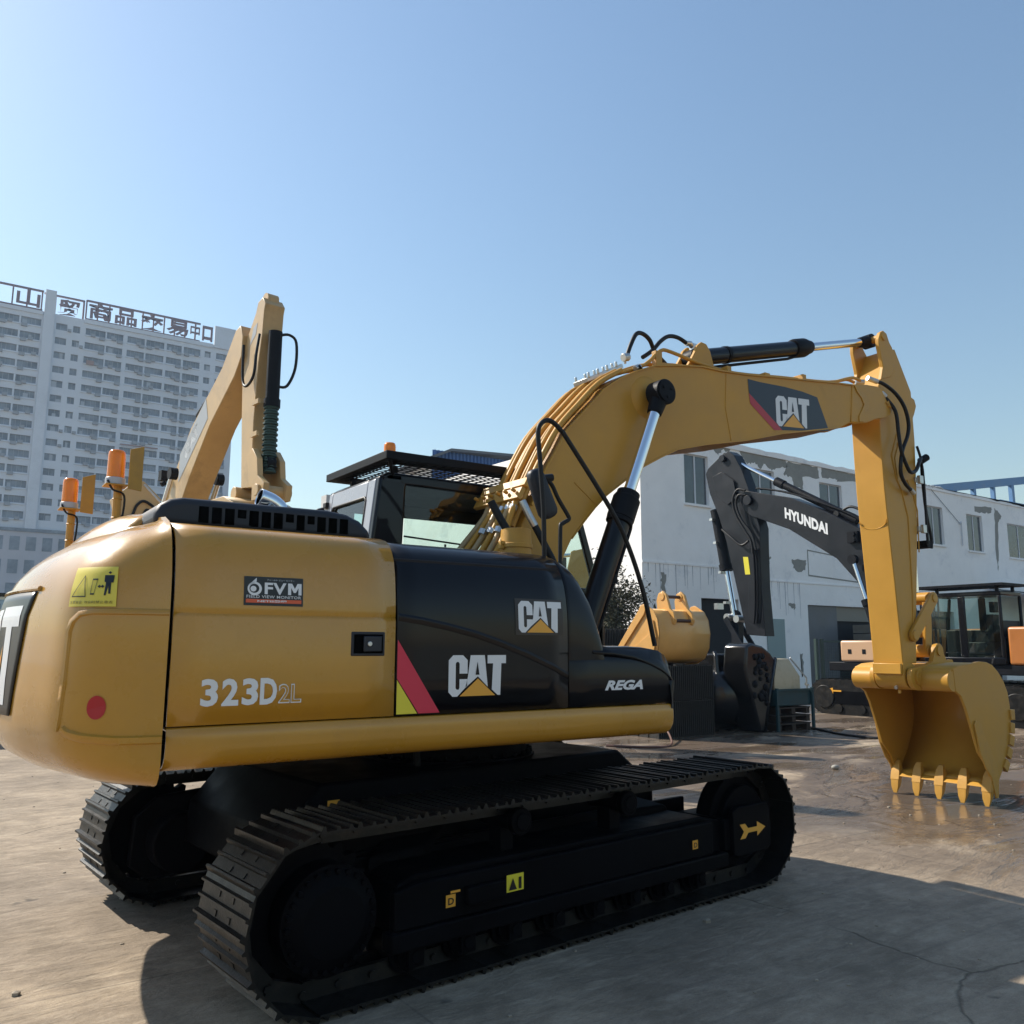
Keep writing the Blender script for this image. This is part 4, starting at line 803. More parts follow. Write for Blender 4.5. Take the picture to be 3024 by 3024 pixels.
# ======================= ground =======================
def ground_mat():
    m=bpy.data.materials.new('yard_concrete'); m.use_nodes=True; n=m.node_tree.nodes; l=m.node_tree.links; p=n['Principled BSDF']
    tc=n.new('ShaderNodeTexCoord'); 
    def mp(sx,sy,rz=0):
        a=n.new('ShaderNodeMapping'); a.inputs['Scale'].default_value=(sx,sy,1); a.inputs['Rotation'].default_value=(0,0,rz); l.new(tc.outputs['Object'],a.inputs['Vector']); return a.outputs[0]
    def noise(v,sc,det=6,ro=.6,dis=0):
        a=n.new('ShaderNodeTexNoise'); a.inputs['Scale'].default_value=sc; a.inputs['Detail'].default_value=det; a.inputs['Roughness'].default_value=ro; a.inputs['Distortion'].default_value=dis; l.new(v,a.inputs['Vector']); return a.outputs['Fac']
    def rng(v,a,b,c=0,d=1,sm=False):
        q=n.new('ShaderNodeMapRange'); 
        if sm: q.interpolation_type='SMOOTHSTEP'
        for i,x in enumerate((a,b,c,d)): q.inputs[i+1].default_value=x
        l.new(v,q.inputs[0]); return q.outputs[0]
    def mix(f,a,b,t='MIX'):
        q=n.new('ShaderNodeMix'); q.data_type='RGBA'; q.blend_type=t
        if isinstance(f,float): q.inputs[0].default_value=f
        else: l.new(f,q.inputs[0])
        for i,x in ((6,a),(7,b)):
            if isinstance(x,tuple): q.inputs[i].default_value=(*x,1)
            else: l.new(x,q.inputs[i])
        return q.outputs[2]
    def mth(op,a,b):
        q=n.new('ShaderNodeMath'); q.operation=op; q.use_clamp=(op=='MULTIPLY')
        for i,x in ((0,a),(1,b)):
            if isinstance(x,(int,float)): q.inputs[i].default_value=x
            else: l.new(x,q.inputs[i])
        return q.outputs[0]
    V=mp(1,1); streak=mp(.75,1.9,R(-20))
    big=noise(V,.35,5,.6,.4); mid=noise(streak,1.1,7,.65,.8); fine=noise(V,9,8,.7); grit=noise(V,60,4,.6)
    col=mix(rng(mid,.3,.7),(.20,.152,.102),(.50,.395,.275))
    col=mix(rng(big,.42,.7),col,(.26,.205,.15))
    col=mix(rng(fine,.42,.7,0,.6),col,(.21,.165,.12)); lines=noise(mp(.35,5.5,R(-38)),2.2,8,.7,.5); col=mix(rng(lines,.52,.68,0,.5),col,(.20,.155,.115))
    col=mix(rng(grit,.48,.70,0,.45),col,(.40,.33,.26)); pits=noise(V,140,2,.5); col=mix(rng(pits,.55,.7,0,.5),col,(.13,.10,.075))
    mot=noise(V,2.3,9,.72,.5); col=mix(rng(mot,.44,.62,0,.55),col,(.15,.115,.078)); mot2=noise(streak,5.5,8,.72,.4); col=mix(rng(mot2,.50,.66,0,.5),col,(.44,.36,.265))
    damp=noise(V,.42,5,.6,.6); col=mix(rng(damp,.50,.60,0,.35),col,(.12,.092,.066)); scr=noise(mp(.5,9,R(40)),3,7,.7,.2); col=mix(rng(scr,.60,.70,0,.5),col,(.40,.33,.25))
    # wet, muddy area in front of the machine towards the buildings
    sx=n.new('ShaderNodeSeparateXYZ'); l.new(tc.outputs['Object'],sx.inputs[0])
    wx=rng(sx.outputs['X'],1.5,6.0,0,1,True); wn=noise(streak,.5,6,.6,1.2)
    wet=mth('MULTIPLY',wx,rng(wn,.30,.50,0,1,True))
    wet2=rng(noise(mp(.5,1.3,R(-15)),.8,6,.6,.9),.46,.56,0,1,True); pud=mth('MULTIPLY',wx,wet2)
    col=mix(mth('MULTIPLY',wet,.78),col,(.085,.060,.045))
    # cracks
    vo=n.new('ShaderNodeTexVoronoi'); vo.feature='DISTANCE_TO_EDGE'; vo.inputs['Scale'].default_value=.17; 
    dn=n.new('ShaderNodeTexNoise'); dn.inputs['Scale'].default_value=.9; dn.inputs['Detail'].default_value=8; l.new(V,dn.inputs['Vector'])
    mxv=n.new('ShaderNodeMix'); mxv.data_type='VECTOR'; mxv.inputs[0].default_value=.35; l.new(V,mxv.inputs[4]); l.new(dn.outputs['Color'],mxv.inputs[5]); l.new(mxv.outputs[1],vo.inputs['Vector'])
    crack=rng(vo.outputs['Distance'],.0,.0014,1,0); crack=mth('MULTIPLY',crack,rng(noise(V,.8,3),.47,.56))
    col=mix(mth('MULTIPLY',crack,.6),col,(.035,.028,.022))
    # slab joints
    def joint(o,per,off):
        a=mth('ADD',o,off); b=mth('PINGPONG',a,per/2); return rng(b,0,.012,1,0)
    jx=joint(sx.outputs['X'],5.0,1.2); jy=joint(sx.outputs['Y'],4.2,.6); jj=mth('MAXIMUM',jx,jy); jj=mth('MULTIPLY',jj,rng(noise(V,1.5,4),.35,.6,.15,.8)); col=mix(jj,col,(.07,.055,.042))
    # tyre and track scuffs
    sc=noise(mp(.25,7,R(12)),1.6,6,.6,.3); col=mix(rng(sc,.56,.70,0,.45),col,(.15,.12,.09))
    # dark oil drops
    sp=rng(noise(V,3.2,3,.5),.70,.76,0,.75); col=mix(sp,col,(.06,.05,.042))
    l.new(col,p.inputs['Base Color'])
    ro=mix(wet,(.88,.88,.88),(.34,.34,.34)); ro=mix(pud,ro,(.10,.10,.10)); l.new(ro,p.inputs['Roughness'])
    b1=n.new('ShaderNodeBump'); b1.inputs['Strength'].default_value=.9; b1.inputs['Distance'].default_value=.035
    h=mth('ADD',mth('MULTIPLY',noise(streak,3.5,8,.62,.6),.9),mth('MULTIPLY',fine,.25)); h=mth('MULTIPLY',h,rng(pud,0,1,1,.12)); h=mth('SUBTRACT',h,mth('MULTIPLY',crack,.25))
    l.new(h,b1.inputs['Height']); l.new(b1.outputs[0],p.inputs['Normal']); p.inputs['Specular IOR Level'].default_value=.4
    return m
m=MB(); m.grid([[(x,y,0) for x in (-1500,-60,-20,20,60,1500)] for y in (-800,-60,-20,20,60,2500)]); struct(obj('ground',m,ground_mat(),smooth=0))
# ======================= two-storey white workshop =======================
plaster=mat('whitewashed_render',(.96,.93,.90),.85,var=.07,vscale=.45,bump=.5,bscale=6,bdist=.02,dirt=(.66,.66,.68),dscale=.55,drange=(.56,.74))
barec=mat('bare_cement',(.29,.28,.25),.9,var=.15,vscale=2,bump=.4,bscale=12)
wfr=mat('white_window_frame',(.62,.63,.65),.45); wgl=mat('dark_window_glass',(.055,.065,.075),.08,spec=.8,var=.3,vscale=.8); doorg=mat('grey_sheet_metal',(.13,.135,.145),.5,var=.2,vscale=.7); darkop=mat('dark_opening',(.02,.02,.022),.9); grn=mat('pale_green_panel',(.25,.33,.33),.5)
GY=18.0; GX0=18.93
WB=thing('white_workshop','two-storey whitewashed workshop with peeling parapet behind the machines','building',(GX0,GY,0))
openings=[(21.35,22.75,7.48,9.55),(25.25,26.95,7.35,9.42),(30.15,31.85,7.25,9.32),(34.6,36.3,7.18,9.22),(39.0,40.65,7.08,9.1),(43.05,44.7,6.98,9.0),(47.5,50.3,6.88,8.85),(53.5,55.2,6.8,8.7)]
lower=[(22.1,24.3,0,3.7),(28.85,34.2,0,3.62),(37,41,0,3.6),(44.3,46,0,2.8)]
X=lambda x:x-GX0
def wallwith(m,x0,x1,z0,z1,ops,y,th=.25):
    xs=sorted(set([x0,x1]+[v for o in ops for v in o[:2]])); zz=sorted(set([z0,z1]+[v for o in ops for v in o[2:]]))
    for a,b in zip(xs,xs[1:]):
        for c,d in zip(zz,zz[1:]):
            if any(o[0]<=a and b<=o[1] and o[2]<=c and d<=o[3] for o in ops): continue
            m.add([(a,y,c),(b,y,c),(b,y,d),(a,y,d)],[(0,1,2,3)])
    for o in ops: m.add([(o[0],y,o[2]),(o[1],y,o[2]),(o[1],y,o[3]),(o[0],y,o[3]),(o[0],y+th,o[2]),(o[1],y+th,o[2]),(o[1],y+th,o[3]),(o[0],y+th,o[3])],[(0,1,5,4),(1,2,6,5),(2,3,7,6),(3,0,4,7)])
ops=[(X(a),X(b),c,d) for a,b,c,d in openings+lower]
m=MB(); wallwith(m,0,40,0,10.15,ops,0); m.add([(0,0,0),(0,22,0),(0,22,10.55),(0,0,10.35)],[(0,1,2,3)]); m.add([(0,0,10.15),(40,0,10.15),(40,0,9.95),(0,0,10.14)],[(0,1,2)])
WL=obj('wall',m,plaster,WB,smooth=0)
m=MB(); P=[]
random.seed(3)
prev=10.38
rowa=[];n=80
for i in range(n+1):
    x=40*i/n; z=10.36-x*.012+random.uniform(-.035,.05); rowa.append((x,z))
m.prism(rowa+[(40,9.85),(0,10.1)],-.06,.2,lambda u,v,w:(u,w,v)); m.add([(-.06,-.06,10.1),(-.06,22,10.4),(-.06,22,10.75),(-.06,-.06,10.38),(.2,-.06,10.1),(.2,22,10.4),(.2,22,10.75),(.2,-.06,10.38)],[(0,1,2,3),(4,5,6,7),(0,1,5,4),(1,2,6,5),(2,3,7,6),(3,0,4,7)]); obj('parapet',m,plaster,WB,smooth=0)
m=MB(); m.box(.2,40,.2,22,9.6,9.8); obj('roof',m,barec,WB,smooth=0)
for (a,b,c,d) in openings:
    fr=MB(); a,b=X(a),X(b); w=.05
    for (p,q,r_,s) in ((a,a+w,c,d),(b-w,b,c,d),(a+w,b-w,c,c+w),(a+w,b-w,d-w,d),((a+b)/2-.04,(a+b)/2+.04,c+w,d-w)): fr.box(p,q,.10,.16,r_,s)
    FRo=obj('window',fr,wfr,WB,smooth=0)
    g=MB(); g.box(a+w,b-w,.125,.135,c+w,d-w); obj('window_glass',g,wgl,FRo,smooth=0)
    s_=MB(); s_.box(a-.08,b+.08,-.08,.05,c-.09,c-.002); obj('window_sill',s_,plaster,FRo,smooth=0)
m=MB(); m.box(X(28.85),X(31.1),.12,.16,0,3.62); obj('sliding_door',m,doorg,WB,smooth=0)
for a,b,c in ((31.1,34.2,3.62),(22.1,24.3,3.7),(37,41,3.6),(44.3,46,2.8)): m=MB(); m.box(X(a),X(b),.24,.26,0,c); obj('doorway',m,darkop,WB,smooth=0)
m=MB(); m.box(X(31.1),X(34.2),.16,.20,2.95,3.62); obj('door_header',m,mat('cream_panel',(.24,.22,.18),.6),WB,smooth=0)
m=MB(); m.box(X(26.0),X(27.15),-.05,.0-.003,.2,2.95); obj('green_door',m,grn,WB,smooth=0)
def blob(P,rough=.06,sub=5):
    out=[]
    for (a,b) in zip(P,P[1:]+P[:1]):
        for i in range(sub):
            t=i/sub; out.append((a[0]+(b[0]-a[0])*t+random.uniform(-rough,rough)*(i>0),a[1]+(b[1]-a[1])*t+random.uniform(-rough,rough)*(i>0)))
    return out
peels=[[(22.2,10.2),(24.3,10.25),(24.0,9.85),(23.7,10.0),(23.4,9.7),(23.0,10.0),(22.6,9.75)],[(24.6,10.2),(27.8,10.12),(27.9,9.75),(27.1,9.6),(26.8,9.45),(26.4,9.7),(26.0,9.45),(25.7,9.7),(25.2,9.55)],[(28.0,10.03),(30.1,10.03),(30.2,9.5),(28.95,9.42),(28.95,8.85),(28.25,8.85),(28.2,9.3),(27.6,9.4)],[(30.4,10.1),(33.0,10.0),(33.1,9.65),(31.6,9.5),(31.4,9.62),(30.4,9.55)],
 [(44.0,9.5),(45.9,9.62),(45.8,9.3),(44.9,9.2),(44.0,9.2)],[(46.2,9.62),(46.95,9.2),(46.5,8.8),(46.2,6.6),(46.05,6.0),(45.95,6.9),(46.1,8.6)],[(25.6,5.65),(25.8,5.4),(26.1,5.45),(26.3,5.7),(26.5,5.6),(26.3,5.2),(25.6,5.2)],[(27.9,5.6),(28.9,5.62),(28.8,5.15),(28.4,5.05),(28.0,5.2)],[(19.9,4.6),(20.2,4.55),(20.05,3.4),(19.95,3.9)],[(28.0,3.6),(27.5,3.62),(27.7,3.45),(27.95,3.4)],[(28.15,1.5),(28.35,1.5),(28.3,.6),(28.2,.5)],[(34,10.0),(38,9.95),(37.5,9.6),(36,9.5),(35,9.7)]]
for i,P in enumerate(peels):
    m=MB(); m.add([(X(a),-.004,b) for a,b in blob(P)],[tuple(range(len(P)*5))]); obj('peeled_patch',m,barec,WB,smooth=0)
# cornice line with rain streaks
stn=mat('rain_stain',(.36,.36,.39),.9,var=.2,vscale=2)
m=MB(); m.box(0,4.2,-.03,-.001,4.95,5.03); m.box(6.5,14.2,-.03,-.001,4.55,4.62); obj('ledge',m,plaster,WB,smooth=0)
m=MB(); m.add([(X(a),-.006,b) for a,b in ((29.0,6.1),(32.8,5.85),(32.8,5.8),(29.06,6.04),(29.06,4.97),(32.8,4.82),(32.8,4.76),(29.0,4.9))],[(0,1,2,3,4,5,6,7)]); obj('wall_groove',m,barec,WB,smooth=0)
m=MB()
for (x0,x1,z) in ((0.3,4.1,4.95),(6.6,9.5,4.55)):
    x=x0
    while x<x1:
        w=random.uniform(.015,.05); h=random.uniform(.3,1.7); m.add([(x,-.003,z),(x+w,-.003,z),(x+w*.7,-.003,z-h),(x+w*.3,-.003,z-h)],[(0,1,2,3)]); x+=random.uniform(.08,.5)
struct(obj('rain_streaks',m,stn,WB,smooth=0),'stuff')
m=MB(); m.tube([(X(25.5),-.05,6.6),(X(25.9),-.05,6.9),(X(26.1),-.05,6.85)],.025,6); m.tube([(X(25.7),-.05,6.7),(X(25.75),-.05,5.6)],.025,6); m.tube([(X(42.2),-.06,8.35),(X(42.35),-.06,8.5),(X(42.35),-.06,7.2)],.035,6); obj('wall_pipe',m,wfr,WB)
m=MB(); m.tube([(X(39.6),-.04,10.0),(X(41.9),-.04,8.6),(X(42.3),-.04,8.35)],.012,5); obj('wall_cable',m,rub,WB)
# roof rubble
m=MB()
for i in range(14):
    x=20.2+i*.12+random.uniform(-.05,.05); m.sphere((x,.05,10.12+random.uniform(0,.05)),random.uniform(.06,.16),8,5,(1.4,1,.6))
obj('roof_rubble',m,mat('rubble',(.55,.54,.52),.9),WB,smooth=60)
# lean-to canopy at the right
cyan=mat('corrugated_steel',(.30,.36,.42),.45,var=.15,vscale=2)
def corr(m,x0,x1,f,n,amp=.03):
    rows=[[],[]]
    for i in range(n*4+1):
        x=x0+(x1-x0)*i/(n*4); a=amp*(1 if (i%4) in (0,1) else -1)
        for k in (0,1): rows[k].append(f(x,k,a))
    m.grid(rows)
CN=thing('steel_canopy','low corrugated grey-blue canopy against the white workshop at the right edge','canopy',(45.5,16,0))
m=MB(); corr(m,-1.0,12,lambda x,k,a:(x,1.9-3.2*k,4.95-.55*k+a-.02*x),30); thick(obj('canopy_sheet',m,cyan,CN,smooth=0),.01)
for x in (-.8,5,11):
    m=MB(); m.box(x-.06,x+.06,-1.2,-1.08,0,4.3); obj('canopy_post',m,doorg,CN,smooth=0)
# ======================= sheds beyond =======================
blu=mat('blue_corrugated_steel',(.045,.12,.33),.45,var=.1,vscale=1); blf=mat('blue_painted_steel',(.11,.24,.45),.5,var=.1,vscale=.5,dirt=(.25,.27,.3),dscale=.4,drange=(.55,.7))
SH=thing('blue_shed','distant shed with blue corrugated walls rising over the cab roof','shed',(33.0,60,0))
m=MB(); corr(m,0,10,lambda x,k,a:(x,a,19.3-1.2*k if k==0 else 12),26,.08)
obj('wall',m,blu,SH,smooth=0)
m=MB(); m.add([(-1.2,-.5,18.2),(1.6,-.6,19.5),(9,-.6,19.9),(10.5,-.5,19.2),(-1.2,12,18.2),(1.6,12,19.5),(9,12,19.9),(10.5,12,19.2)],[(0,1,5,4),(1,2,6,5),(2,3,7,6)]); thick(obj('roof',m,doorg,SH,smooth=0),.25)
m=MB(); m.box(0,10,.3,12,0,17.9); obj('shed_body',m,plaster,SH,smooth=0)
m=MB(); m.add([(1.2,-.3,18.25),(9.8,-.3,18.25),(9.8,-.3,19.2),(1.6,-.3,19.2)],[(0,1,2,3)])
FRM=thing('blue_steel_frame','pale blue steel roof frame standing on posts behind the white workshop at the right','steel frame',(63,30,0))
m=MB(); m.add([(-3,0,13.6),(22,0,17.55),(22,0,18.25),(-3,0,14.25),(-3,.35,13.6),(22,.35,17.55),(22,.35,18.25),(-3,.35,14.25)],[(0,1,2,3),(4,5,6,7),(0,1,5,4),(1,2,6,5),(2,3,7,6),(3,0,4,7)]); obj('roof_beam',m,blf,FRM,smooth=0)
for x,w in ((2.3,.25),(5.3,.35),(8.6,.3),(11.9,.45),(17,.45)):
    m=MB(); m.box(x-w/2,x+w/2,.02,.33,0,13.9+(x+3)*.158); obj('post',m,blf,FRM,smooth=0)
m=MB(); m.box(9.5,22,.05,.3,14.15,14.45); obj('cross_beam',m,blf,FRM,smooth=0)
m=MB(); m.add([(8.2,6,14.1),(13,6,16.0),(24,6,14.4),(24,6,13.7),(8.2,6,13.6)],[(0,1,2,3,4)]); 
m=MB(); m.add([(6.5,5,13.9),(13.0,5,16.1),(22,5,15.2),(22,14,15.2),(13.0,14,16.1),(6.5,14,13.9)],[(0,1,4,5),(1,2,3,4)]); thick(obj('red_roof',m,mat('maroon_sheet',(.10,.035,.03),.6),FRM,smooth=0),.3)
# pale low building seen in the gap left of the cab
LB=thing('pale_block','distant pale stepped block in the gap beside the cab window','building',(21.5,60,0))
m=MB(); m.add([(-2.5,0,0),(2.9,0,0),(2.9,0,13.3),(1.6,0,12.9),(-2.5,0,11.2)],[(0,1,2,3,4)]); m.add([(-2.5,0,11.2),(1.6,0,12.9),(2.9,0,13.3),(2.9,9,13.3),(1.6,9,12.9),(-2.5,9,11.2)],[(0,1,4,5),(1,2,3,4)]); obj('wall',m,mat('pale_concrete',(.5,.49,.47),.9,var=.1,vscale=.5),LB,smooth=0)
m=MB(); m.box(1.5,2.6,-.1,1,12.9,14.1); obj('stair_tower',m,MAT['pale_concrete'],LB,smooth=0)
m=MB()
for i in range(3): m.box(-.8+i*.8,-.4+i*.8,-.05,-.0,11.1+i*.1,12.0+i*.2)
obj('window',m,wgl,LB,smooth=0)
# ======================= high-rise =======================
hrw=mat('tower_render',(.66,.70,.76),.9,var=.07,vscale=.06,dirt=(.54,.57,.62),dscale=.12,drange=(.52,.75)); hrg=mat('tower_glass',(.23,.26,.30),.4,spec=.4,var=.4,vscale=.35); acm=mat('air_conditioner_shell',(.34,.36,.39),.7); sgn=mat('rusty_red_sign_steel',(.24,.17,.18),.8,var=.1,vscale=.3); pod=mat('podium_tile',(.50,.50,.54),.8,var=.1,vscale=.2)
HR=thing('apartment_tower','tall hazy pale apartment tower with rooftop sign letters at the left','apartment block',(0,170,0))
cols=[(-8.2,-4.9,'b'),(-4.6,-1.3,'b'),(-.9,2.4,'b'),(2.6,5.8,'b'),(6.1,9.4,'b'),(11.9,13.8,'s'),(14.8,16.0,'s'),(17.0,20.5,'b'),(20.75,23.7,'b'),(24.5,27.7,'b'),(28.0,31.4,'b'),(31.9,34.8,'b'),(35.2,38.5,'b'),(39.4,40.6,'s'),(41.7,44.6,'b')]
rowsz=[61.6-2.82*i for i in range(14)]
ops=[]; HW=1.35
for z in rowsz:
    for a,b,t in cols: ops.append((a,b,z-(.62 if t=='b' else .68),z+(.68 if t=='b' else .62)))
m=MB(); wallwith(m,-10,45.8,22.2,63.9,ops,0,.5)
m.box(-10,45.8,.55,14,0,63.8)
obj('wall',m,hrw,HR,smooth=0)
m=MB(); m.box(9.7,11.5,-.6,-.0-.003,22.2,68.2); m.box(-10,9.6,-.25,-.003,63.2,63.9); m.box(16.6,41.0,-.25,-.003,63.2,64.0); m.box(41.1,45.8,-.4,-.003,63.3,68.0); obj('pilaster',m,hrw,HR,smooth=0)
for z in rowsz:
    for (a,b) in ((17.0,23.7),(24.5,31.4),(31.9,38.5),(-.9,9.4),(41.7,44.6)): m=MB(); m.box(a-.1,b+.1,-.16,-.004,z-.95,z-.75); obj('balcony',m,hrw,HR,smooth=0)
random.seed(11)
win=[(o,i) for i,o in enumerate(ops) if o[0]>-1.0]
shown=win[:100]; rest=win[100:]
def winmesh(m,o):
    m.box(o[0],o[1],.3,.33,o[2],o[3]); 
fm=MB()
for (o,i) in shown:
    m=MB(); m.box(o[0],o[1],.32,.36,o[2],o[3])
    n=3 if o[1]-o[0]>2 else 2
    W_=obj('window',m,hrg,HR,smooth=0)
for (o,i) in rest: fm.box(o[0],o[1],.32,.36,o[2],o[3])
struct(obj('lower_windows',fm,hrg,HR,smooth=0),'stuff')
fm=MB()
for (o,i) in win:
    n=4 if o[1]-o[0]>2 else 2
    for k in range(1,n):
        x=o[0]+(o[1]-o[0])*k/n+random.uniform(-.15,.15); fm.box(x-.03,x+.03,.26,.315,o[2],o[3])
    if random.random()<.35: x=o[0]+random.uniform(0,.6)*(o[1]-o[0]); fm.box(x,x+random.uniform(.4,.9),.24,.31,o[2]+.05,o[3]-random.uniform(.1,.7))
struct(obj('window_bars',fm,mat('tower_frame_grey',(.42,.45,.49),.7),HR,smooth=0),'stuff')
am=MB()
for (o,i) in win:
    if o[1]-o[0]>2:
        left=((o[0]*7)%2<1); x=o[0]+.1 if left else o[1]-1.05
        am.box(x,x+.95,-.42,-.0,o[2]-.66,o[2]-.08)
        if random.random()<.5: xx=o[0]+random.uniform(.3,2.2); am.box(xx,xx+.8,-.5,-.1,o[2]-.3,o[2]+.25)
    elif random.random()<.3: am.box(o[1]+.1,o[1]+.7,-.4,0,o[2]-.1,o[2]+.4)
struct(obj('air_conditioners',am,acm,HR,smooth=0),'stuff')
m=MB(); m.box(24.5,31.4,-.6,-.36,40.1,40.3); m.box(17.5,18.8,-.5,-.3,55.0,55.8); 
obj('balcony_awning',m,mat('faded_awning',(.36,.25,.22),.8),HR,smooth=0)
m=MB(); m.box(-10,45.8,-.5,.5,0,22.0); obj('podium',m,pod,HR,smooth=0)
m=MB()
for k in range(4):
    for x in [-8+2.6*i for i in range(20)]: m.box(x,x+1.6,-.55,-.503,18.5-4.2*k,21.0-4.2*k)
    
m.box(-10,45.8,-.7,-.56,21.9,22.5)
obj('podium_window',m,hrg,HR,smooth=0)
m=MB(); m.box(-10,9.5,-.56,-.51,4,21.0)
# rooftop sign
m=MB(); 
for a,b in ((-10,9.4),(16.8,38.2)):
    m.box(a,b,-.1,.1,67.6,68.0); m.box(a,b,-.1,.1,64.0,64.25)
    x=a
    while x<=b: m.box(x-.13,x+.13,.15,.35,63.9,68.0); x+=2.05 if a>0 else 2.4
m.box(9.6,16.6,1.2,1.6,63.9,64.2); m.box(9.6,16.6,1.2,1.6,67.9,68.2); m.box(11.4,11.7,1.2,1.6,64,68); m.box(16.3,16.6,1.2,1.6,64,68); m.box(41.4,45.7,-.1,.1,66.8,67.2)
for x in (41.6,42.7,43.6,44.6,45.5): m.box(x-.14,x+.14,-.1,.1,64,67.4)
obj('sign_frame',m,sgn,HR,smooth=0)
for ch,x,w,bo in (('出',-.9,3.2,.02),('山',5.0,3.9,.02),('贸',12.0,3.9,.03),('商',17.2,4.2,.02),('品',21.9,4.0,.02),('交',26.6,4.4,.02),('易',31.6,4.2,.02),('中',36.2,1.9,.01),('口',38.6,2.1,.04),('川',41.7,3.6,.01)):
    m=MB(); text(m,ch,lambda u,v,off=0:(u,-.3 if x!=12.0 else 1.0,v),x,64.35,w,3.2,bo); o=obj('sign_character',m,sgn,HR,smooth=0,norm=False); thick(o,.25)
# ======================= other machines =======================
def gexc(name,label,loc,rz,P,paint,group=None,glow=None):
    """another excavator: local x forward, y to its left"""
    t=thing(name,label,'excavator',loc,rz,group); g=P
    for s in (-1,1):
        yc=s*1.15; L=g.get('tl',2.25); m=MB(); hh=.46
        O=[]
        for k in range(13): a=-math.pi/2+math.pi*k/12; O.append((L-hh+hh*math.cos(a),hh+hh*math.sin(a)))
        for k in range(13): a=math.pi/2+math.pi*k/12; O.append((-L+hh+hh*math.cos(a),hh+hh*math.sin(a)))
        n=int(L*2/.1)
        # grousered belt
        m.prism(O,yc-.30,yc+.30); I=[(u*.0+ (u-(L-hh))*.80+(L-hh) if u>0 else (u+(L-hh))*.80-(L-hh),(v-hh)*.78+hh) for u,v in O]
        for u in [(-L+.5)+.2*k for k in range(int((2*L-1)/.2)+1)]: m.box(u-.012,u+.012,yc-.305,yc+.305,2*hh-.01,2*hh+.025)
        for k in range(9):
            for e in (-1,1):
                a=math.pi*(k+.5)/9-math.pi/2; cxx=e*(L-hh); m.box(-.012,.012,-.305,.305,hh-.01,hh+.025,Matrix.Translation((cxx,yc,hh))@Matrix.Rotation(a*1.0 if e>0 else -a,4,'Y')@Matrix.Rotation(math.pi/2*e,4,'Y'))
        tb=obj('crawler_track',m,trk,t,smooth=30)
        m=MB(); m.box(-L+.75,L-.75,yc+s*.302-.01,yc+s*.302+.01,.28,.62); 
        obj('track_frame',m,trkw,t)
        for e in (-1,1): m=MB(); m.cyl((e*(L-hh),yc+s*.301,hh),(e*(L-hh),yc+s*.33,hh),.30,n=24); obj('track_wheel',m,trk,t,bevel=.01)
        for k in range(7): m=MB(); u=-L+.9+k*(2*L-1.8)/6; m.cyl((u,yc+s*.301,.17),(u,yc+s*.34,.17),.11,n=14); obj('track_roller',m,trk,t)
    m=MB(); m.box(-.9,.9,-.85,.85,.5,.95); m.cyl((0,0,.95),(0,0,1.2),.6,n=28); obj('undercarriage_frame',m,trkw,t,bevel=.03)
    b0,b1=g.get('body',(-2.6,1.0))
    m=MB(); m.box(b0+.4,b1+.5,-1.3,1.3,1.15,1.38); obj('upper_frame',m,g.get('frame',blm),t,bevel=.02)
    m=MB(); m.box(b0+.55,b1-.2,-1.33,-.4,1.385,2.25); obj('side_body',m,paint,t,bevel=.06,seg=3)
    m=MB(); m.box(b0+.55,g.get('cab',(-.5,1.3))[0]-.06,-.395,1.33,1.385,2.25); SD=obj('side_door',m,paint,t,bevel=.06,seg=3)
    if g.get('vents'):
        mm=MB()
        for k in range(8): mm.box(b0+.8+k*.12,b0+.86+k*.12,1.331,1.336,1.9,2.15)
        obj('door_vent',mm,plv,SD)
    m=MB(); O=[(b0+.52,-1.35),(b0+.25,-1.30),(b0+.05,-1.0),(b0-.05,0),(b0+.05,1.0),(b0+.25,1.30),(b0+.52,1.35)]; m.prism(O,1.2,2.35,lambda u,v,w:(u,v,w)); obj('counterweight',m,g.get('cw',paint),t,bevel=.08,seg=3)
    m=MB(); m.box(b0+.6,b0+1.6,-.9,.4,2.255,2.42); obj('engine_cover',m,plas,t,bevel=.05,seg=3)
    m=MB(); m.cyl((b0+1.0,-.6,2.4),(b0+1.0,-.6,2.75),.06,n=16); obj('exhaust_pipe',m,gal,t)
    # cab
    c0,c1=g.get('cab',(-.5,1.3)); y0,y1=.36,1.36; zt=3.08; cabm=g.get('cabm',blk); m=MB()
    for y in (y0,y1-.05):
        m.box(c0,c1,y,y+.05,1.39,1.55); m.prism([(c0,1.55),(c0,zt-.1),(c0+.08,zt-.1),(c0+.08,1.55)],y,y+.05); m.prism([(c1-.08,1.55),(c1-.25,zt-.1),(c1-.17,zt-.1),(c1,1.55)],y,y+.05); xm=c0+(c1-c0)*.48; m.box(xm-.09,xm+.09,y+.001,y+.049,1.551,zt-.101)
    m.box(c0,c1-.17,y0,y1,zt-.1,zt); m.box(c0,c0+.05,y0+.051,y1-.051,1.39,2.0); 
    CB=obj('cab',m,cabm,t,bevel=.025)
    m=MB(); m.add([(c0+.08,y1-.02,1.55),(c1-.08,y1-.02,1.55),(c1-.25,y1-.02,zt-.1),(c0+.08,y1-.02,zt-.1)],[(0,1,2,3)]); m.add([(c0+.08,y0+.02,1.55),(c1-.08,y0+.02,1.55),(c1-.25,y0+.02,zt-.1),(c0+.08,y0+.02,zt-.1)],[(0,1,2,3)]); m.add([(c1-.03,y0+.05,1.55),(c1-.03,y1-.05,1.55),(c1-.2,y1-.05,zt-.1),(c1-.2,y0+.05,zt-.1)],[(0,1,2,3)]); obj('cab_window',m,glass,CB,smooth=0)
